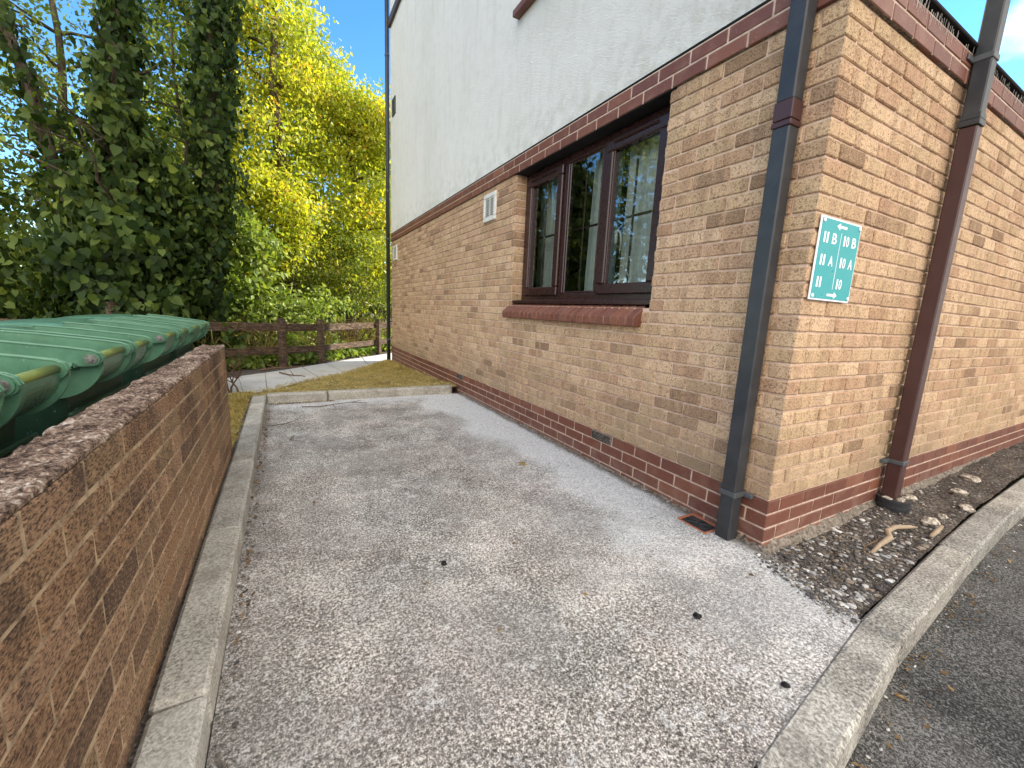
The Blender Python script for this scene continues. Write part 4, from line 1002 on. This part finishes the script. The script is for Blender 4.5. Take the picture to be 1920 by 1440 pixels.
ivy_column('ivy_clad_tree', 'dark ivy-covered trunk in the middle, just left of the sunlit trees', (-3.1, 7.75, -.15),
           [(-3.1, 7.75, -.15), (-3.08, 7.8, 1.4), (-3.03, 7.9, 2.6), (-2.96, 8.0, 3.8), (-2.9, 8.2, 5.0), (-2.84, 8.4, 6.3), (-2.8, 8.6, 7.6)], [.14, .16, .28, .34, .28, .25, .2], 5200, .10, GI,
           [([((-2.95, 7.9, 4.4), (.5, .4, 1.5), 10)], 24, .13, .09)])
ivy_column('ivy_clad_tree', 'leaning bare-barked trunk with loose ivy at the left edge', (-4.75, 8.1, -.15),
           [(-4.7, 8.0, -.15), (-4.85, 8.1, 1.6), (-5.0, 8.2, 2.9), (-5.15, 8.3, 3.9), (-5.45, 8.5, 5.0), (-5.9, 8.8, 6.2)], [.30, .28, .20, .18, .15, .12], 620, .12, GI,
           [([((-5.75, 7.9, 4.6), (.40, .4, 1.4), 8), ((-5.4, 7.8, 2.4), (.6, .5, .6), 9)], 26, .14, .09)])
tree('broadleaf_tree', 'slender pale-leaved sapling standing in front of the ivy trunks', (-3.4, 8.6, -.15), (-3.5, 8.7, 5.5), .05,
     [((-3.6, 8.7, 4.6), (.55, .4, 1.4), 34), ((-3.9, 8.9, 3.0), (.6, .4, .9), 24), ((-5.1, 8.9, 3.6), (.9, .4, 1.3), 36), ((-5.4, 8.8, 1.8), (.9, .4, .9), 40)], 34, .17, .085, 'mid', 'sunlit trees beyond the fence', 'leaf', 30)
# dark ivy bank spilling over behind the bins
def bushobj(name, label, base, blobs, per, spread, size, mat_, group=None, shape='leaf', down=.5, stems=16, stemr=.02, cat='bush'):
    base = Vector(base); root = empty(name, base, label, cat, group); m = MB(); Pc, P = cluster_pts(blobs, per, spread)
    for q in Pc[RG.permutation(len(Pc))[:stems]]:
        qv = Vector(q)-base; limb(m, (qv.x*.25, qv.y*.25, -.1), qv, stemr, stemr*.25, .12, 6, 5)
    m.build('stems', 'bark', root, smooth=True); leaves_object('foliage', [rand_leaves(P, size, down, None, shape)], mat_, root, base); return root
bushobj('ivy_thicket', 'dark low bank of large ivy leaves directly behind the bins', (-4.2, 7.5, -.15),
        [((-5.3, 7.6, 1.1), (.8, .45, .6), 40), ((-4.2, 7.25, 1.4), (.75, .45, .9), 84), ((-3.6, 7.4, 1.5), (.40, .35, .95), 52), ((-3.5, 7.5, 2.5), (.35, .3, .5), 16), ((-4.4, 7.5, .4), (1.9, .4, .5), 60)], 40, .16, .10, 'ivy', None, 'ivy', .8, 20, .03)
GT = 'sunlit trees beyond the fence'
tree('broadleaf_tree', 'bright yellow-green tree closest to the house corner, with some orange leaves', (-.3, 12.0, -.2), (-.3, 12.0, 5.6), .16,
     [((-.45, 11.9, 4.2), (1.5, 1.2, 2.2), 150), ((-1.0, 12.2, 6.6), (.9, .9, 1.1), 60), ((.0, 11.8, 6.0), (1.0, .9, .95), 70), ((.75, 11.6, 5.4), (.9, .9, 1.1), 60), ((.5, 11.7, 2.6), (1.1, 1.0, 1.4), 80), ((-.6, 11.4, 2.0), (1.2, .8, 1.2), 80)], 85, .20, .10, 'lime', GT)
tree('broadleaf_tree', 'tall pale green tree whose crown runs out of the top of the picture', (-2.1, 11.0, -.2), (-1.9, 11.0, 7.5), .18,
     [((-2.1, 11.0, 4.2), (1.0, 1.0, 2.0), 85), ((-1.9, 11.1, 6.9), (1.0, .9, 1.5), 76), ((-2.8, 10.8, 7.6), (1.0, .8, 1.2), 44), ((-2.3, 10.4, 2.8), (1.2, .8, 1.3), 80)], 80, .22, .10, 'lime', GT)
tree('broadleaf_tree', 'thin mid green tree showing between the two ivy trunks', (-3.8, 11.3, -.2), (-3.6, 11.3, 7.0), .14,
     [((-3.9, 11.2, 5.2), (1.0, .8, 2.2), 90), ((-3.4, 11.2, 7.2), (1.4, .8, 1.2), 80), ((-3.7, 10.8, 3.0), (1.1, .8, 1.6), 80)], 60, .24, .10, 'mid', GT)
tree('broadleaf_tree', 'sparse tree with blue sky showing through it at the upper left', (-5.6, 11.6, -.2), (-5.8, 11.6, 6.8), .13,
     [((-5.7, 11.4, 6.6), (1.5, .9, 1.5), 60), ((-6.6, 11.2, 3.2), (2.1, .9, 2.0), 130), ((-5.0, 11.3, 3.4), (.7, .8, 1.6), 34)], 40, .26, .10, 'mid', GT)
bushobj('leafy_bush', 'bright green bush with large leaves between the second ivy trunk and the sunlit trees', (-2.9, 9.3, -.15),
        [((-3.05, 9.0, 2.2), (.75, .5, .6), 44), ((-2.6, 9.3, 1.6), (.8, .5, .8), 30), ((-3.4, 9.1, 1.3), (.7, .5, .8), 40)], 44, .15, .14, 'bush', None, 'leaf', .5, 18, .02)
bushobj('leafy_bush', 'fine-leaved olive bush under the tree nearest the house', (-.8, 10.6, -.15),
        [((-1.2, 10.7, 1.9), (1.1, .6, 1.1), 60), ((.0, 10.4, 1.7), (.9, .6, 1.1), 50)], 70, .16, .055, 'mid', None, 'leaf', .3, 26, .015)
bushobj('leafy_bush', 'low pale green bush standing right behind the fence post', (-1.9, 9.0, -.15),
        [((-1.75, 8.95, .78), (.62, .3, .34), 26), ((-2.6, 8.9, .6), (.7, .35, .4), 22), ((-1.2, 9.2, 1.0), (.45, .3, .35), 14)], 40, .12, .10, 'bush', None, 'leaf', .4, 14, .01)
bushobj('leafy_bush', 'yellow-lit low bush at the far left behind the ivy', (-6.9, 12.0, -.2),
        [((-6.9, 11.9, .8), (1.6, .6, .8), 60)], 44, .17, .10, 'lime', None, 'leaf', .4, 14, .01)
tree('broadleaf_tree', 'dense tree filling the view behind the other sunlit trees', (-2.0, 14.0, -.2), (-2.0, 14.0, 6.5), .2,
     [((-1.6, 14.0, 4.6), (3.2, 1.0, 3.2), 210), ((-4.5, 14.2, 3.6), (2.6, 1.0, 3.0), 130), ((1.6, 13.8, 4.2), (1.6, 1.0, 2.6), 80)], 62, .30, .15, 'lime', GT)
tree('broadleaf_tree', 'full green tree left of the bins, seen only mirrored in the window glass', (-8.0, 9.4, -.2), (-8.0, 9.4, 6.5), .2,
     [((-8.0, 9.4, 4.8), (2.0, 1.6, 2.8), 170), ((-9.6, 7.0, 4.2), (1.6, 1.6, 2.6), 110)], 42, .30, .15, 'mid')
# brambles and dry stems behind the fence, ivy ground cover, distant wood
m = MB()
for _ in range(420):
    x = random.uniform(-4.2, .6); y = max(np.interp(x, [p[0] for p in PO], [p[1] for p in PO])+.25, 6)+abs(random.gauss(0, .7)); a = random.random()*6.28; h = random.uniform(.35, 1.1)
    p0 = Vector((x, y, -.2)); dx, dy = math.cos(a)*h*.5, math.sin(a)*h*.5
    m.tube([p0, p0+Vector((dx*.3, dy*.3, h*.6)), p0+Vector((dx*.8, dy*.8, h*.9)), p0+Vector((dx*1.4, dy*1.4, h*random.uniform(.6, 1.)))], [.007, .006, .004, .002], 4, False)
tag(m.build('bramble_stems', 'dry', recalc=False), 'tangled dry yellow stems behind the fence', kind='stuff')
nb_ = 15000; X = RG.uniform(-7, 1.2, nb_); Y0 = np.interp(X, [p[0] for p in PO], [p[1] for p in PO]); Y = Y0+.05+np.abs(RG.normal(size=nb_))*1.3
hm = np.array([.12+.35*max(0, noise.noise(Vector((x*1.3, y*1.3, 0)))+.25)*min(1, (y-y0)*1.6) for x, y, y0 in zip(X, Y, Y0)])
P = np.c_[X, Y, -.15+hm*RG.random(nb_)**.5*1.6]
tag(leaves_object('ground_cover', [rand_leaves(P, .075, .1, None, 'ivy', .5, .9)], 'bush'), 'low leafy ground cover along the foot of the fence', kind='stuff')
nb_ = 26000; X = RG.uniform(-17, 7, nb_); Y = 14.5+RG.random(nb_)*2.5+.2*np.abs(X+3)*.3
top = np.array([2.6+1.6*noise.noise(Vector((x*.5, 0, 3)))+.5*noise.noise(Vector((x*2, 0, 3))) for x in X])
P = np.c_[X, Y, -.2+top*RG.random(nb_)**.7]
tag(leaves_object('distant_wood', [rand_leaves(P, .24, .5, None, 'leaf', .5, .4)], 'mid'), 'far belt of woodland foliage behind the trees', kind='stuff')
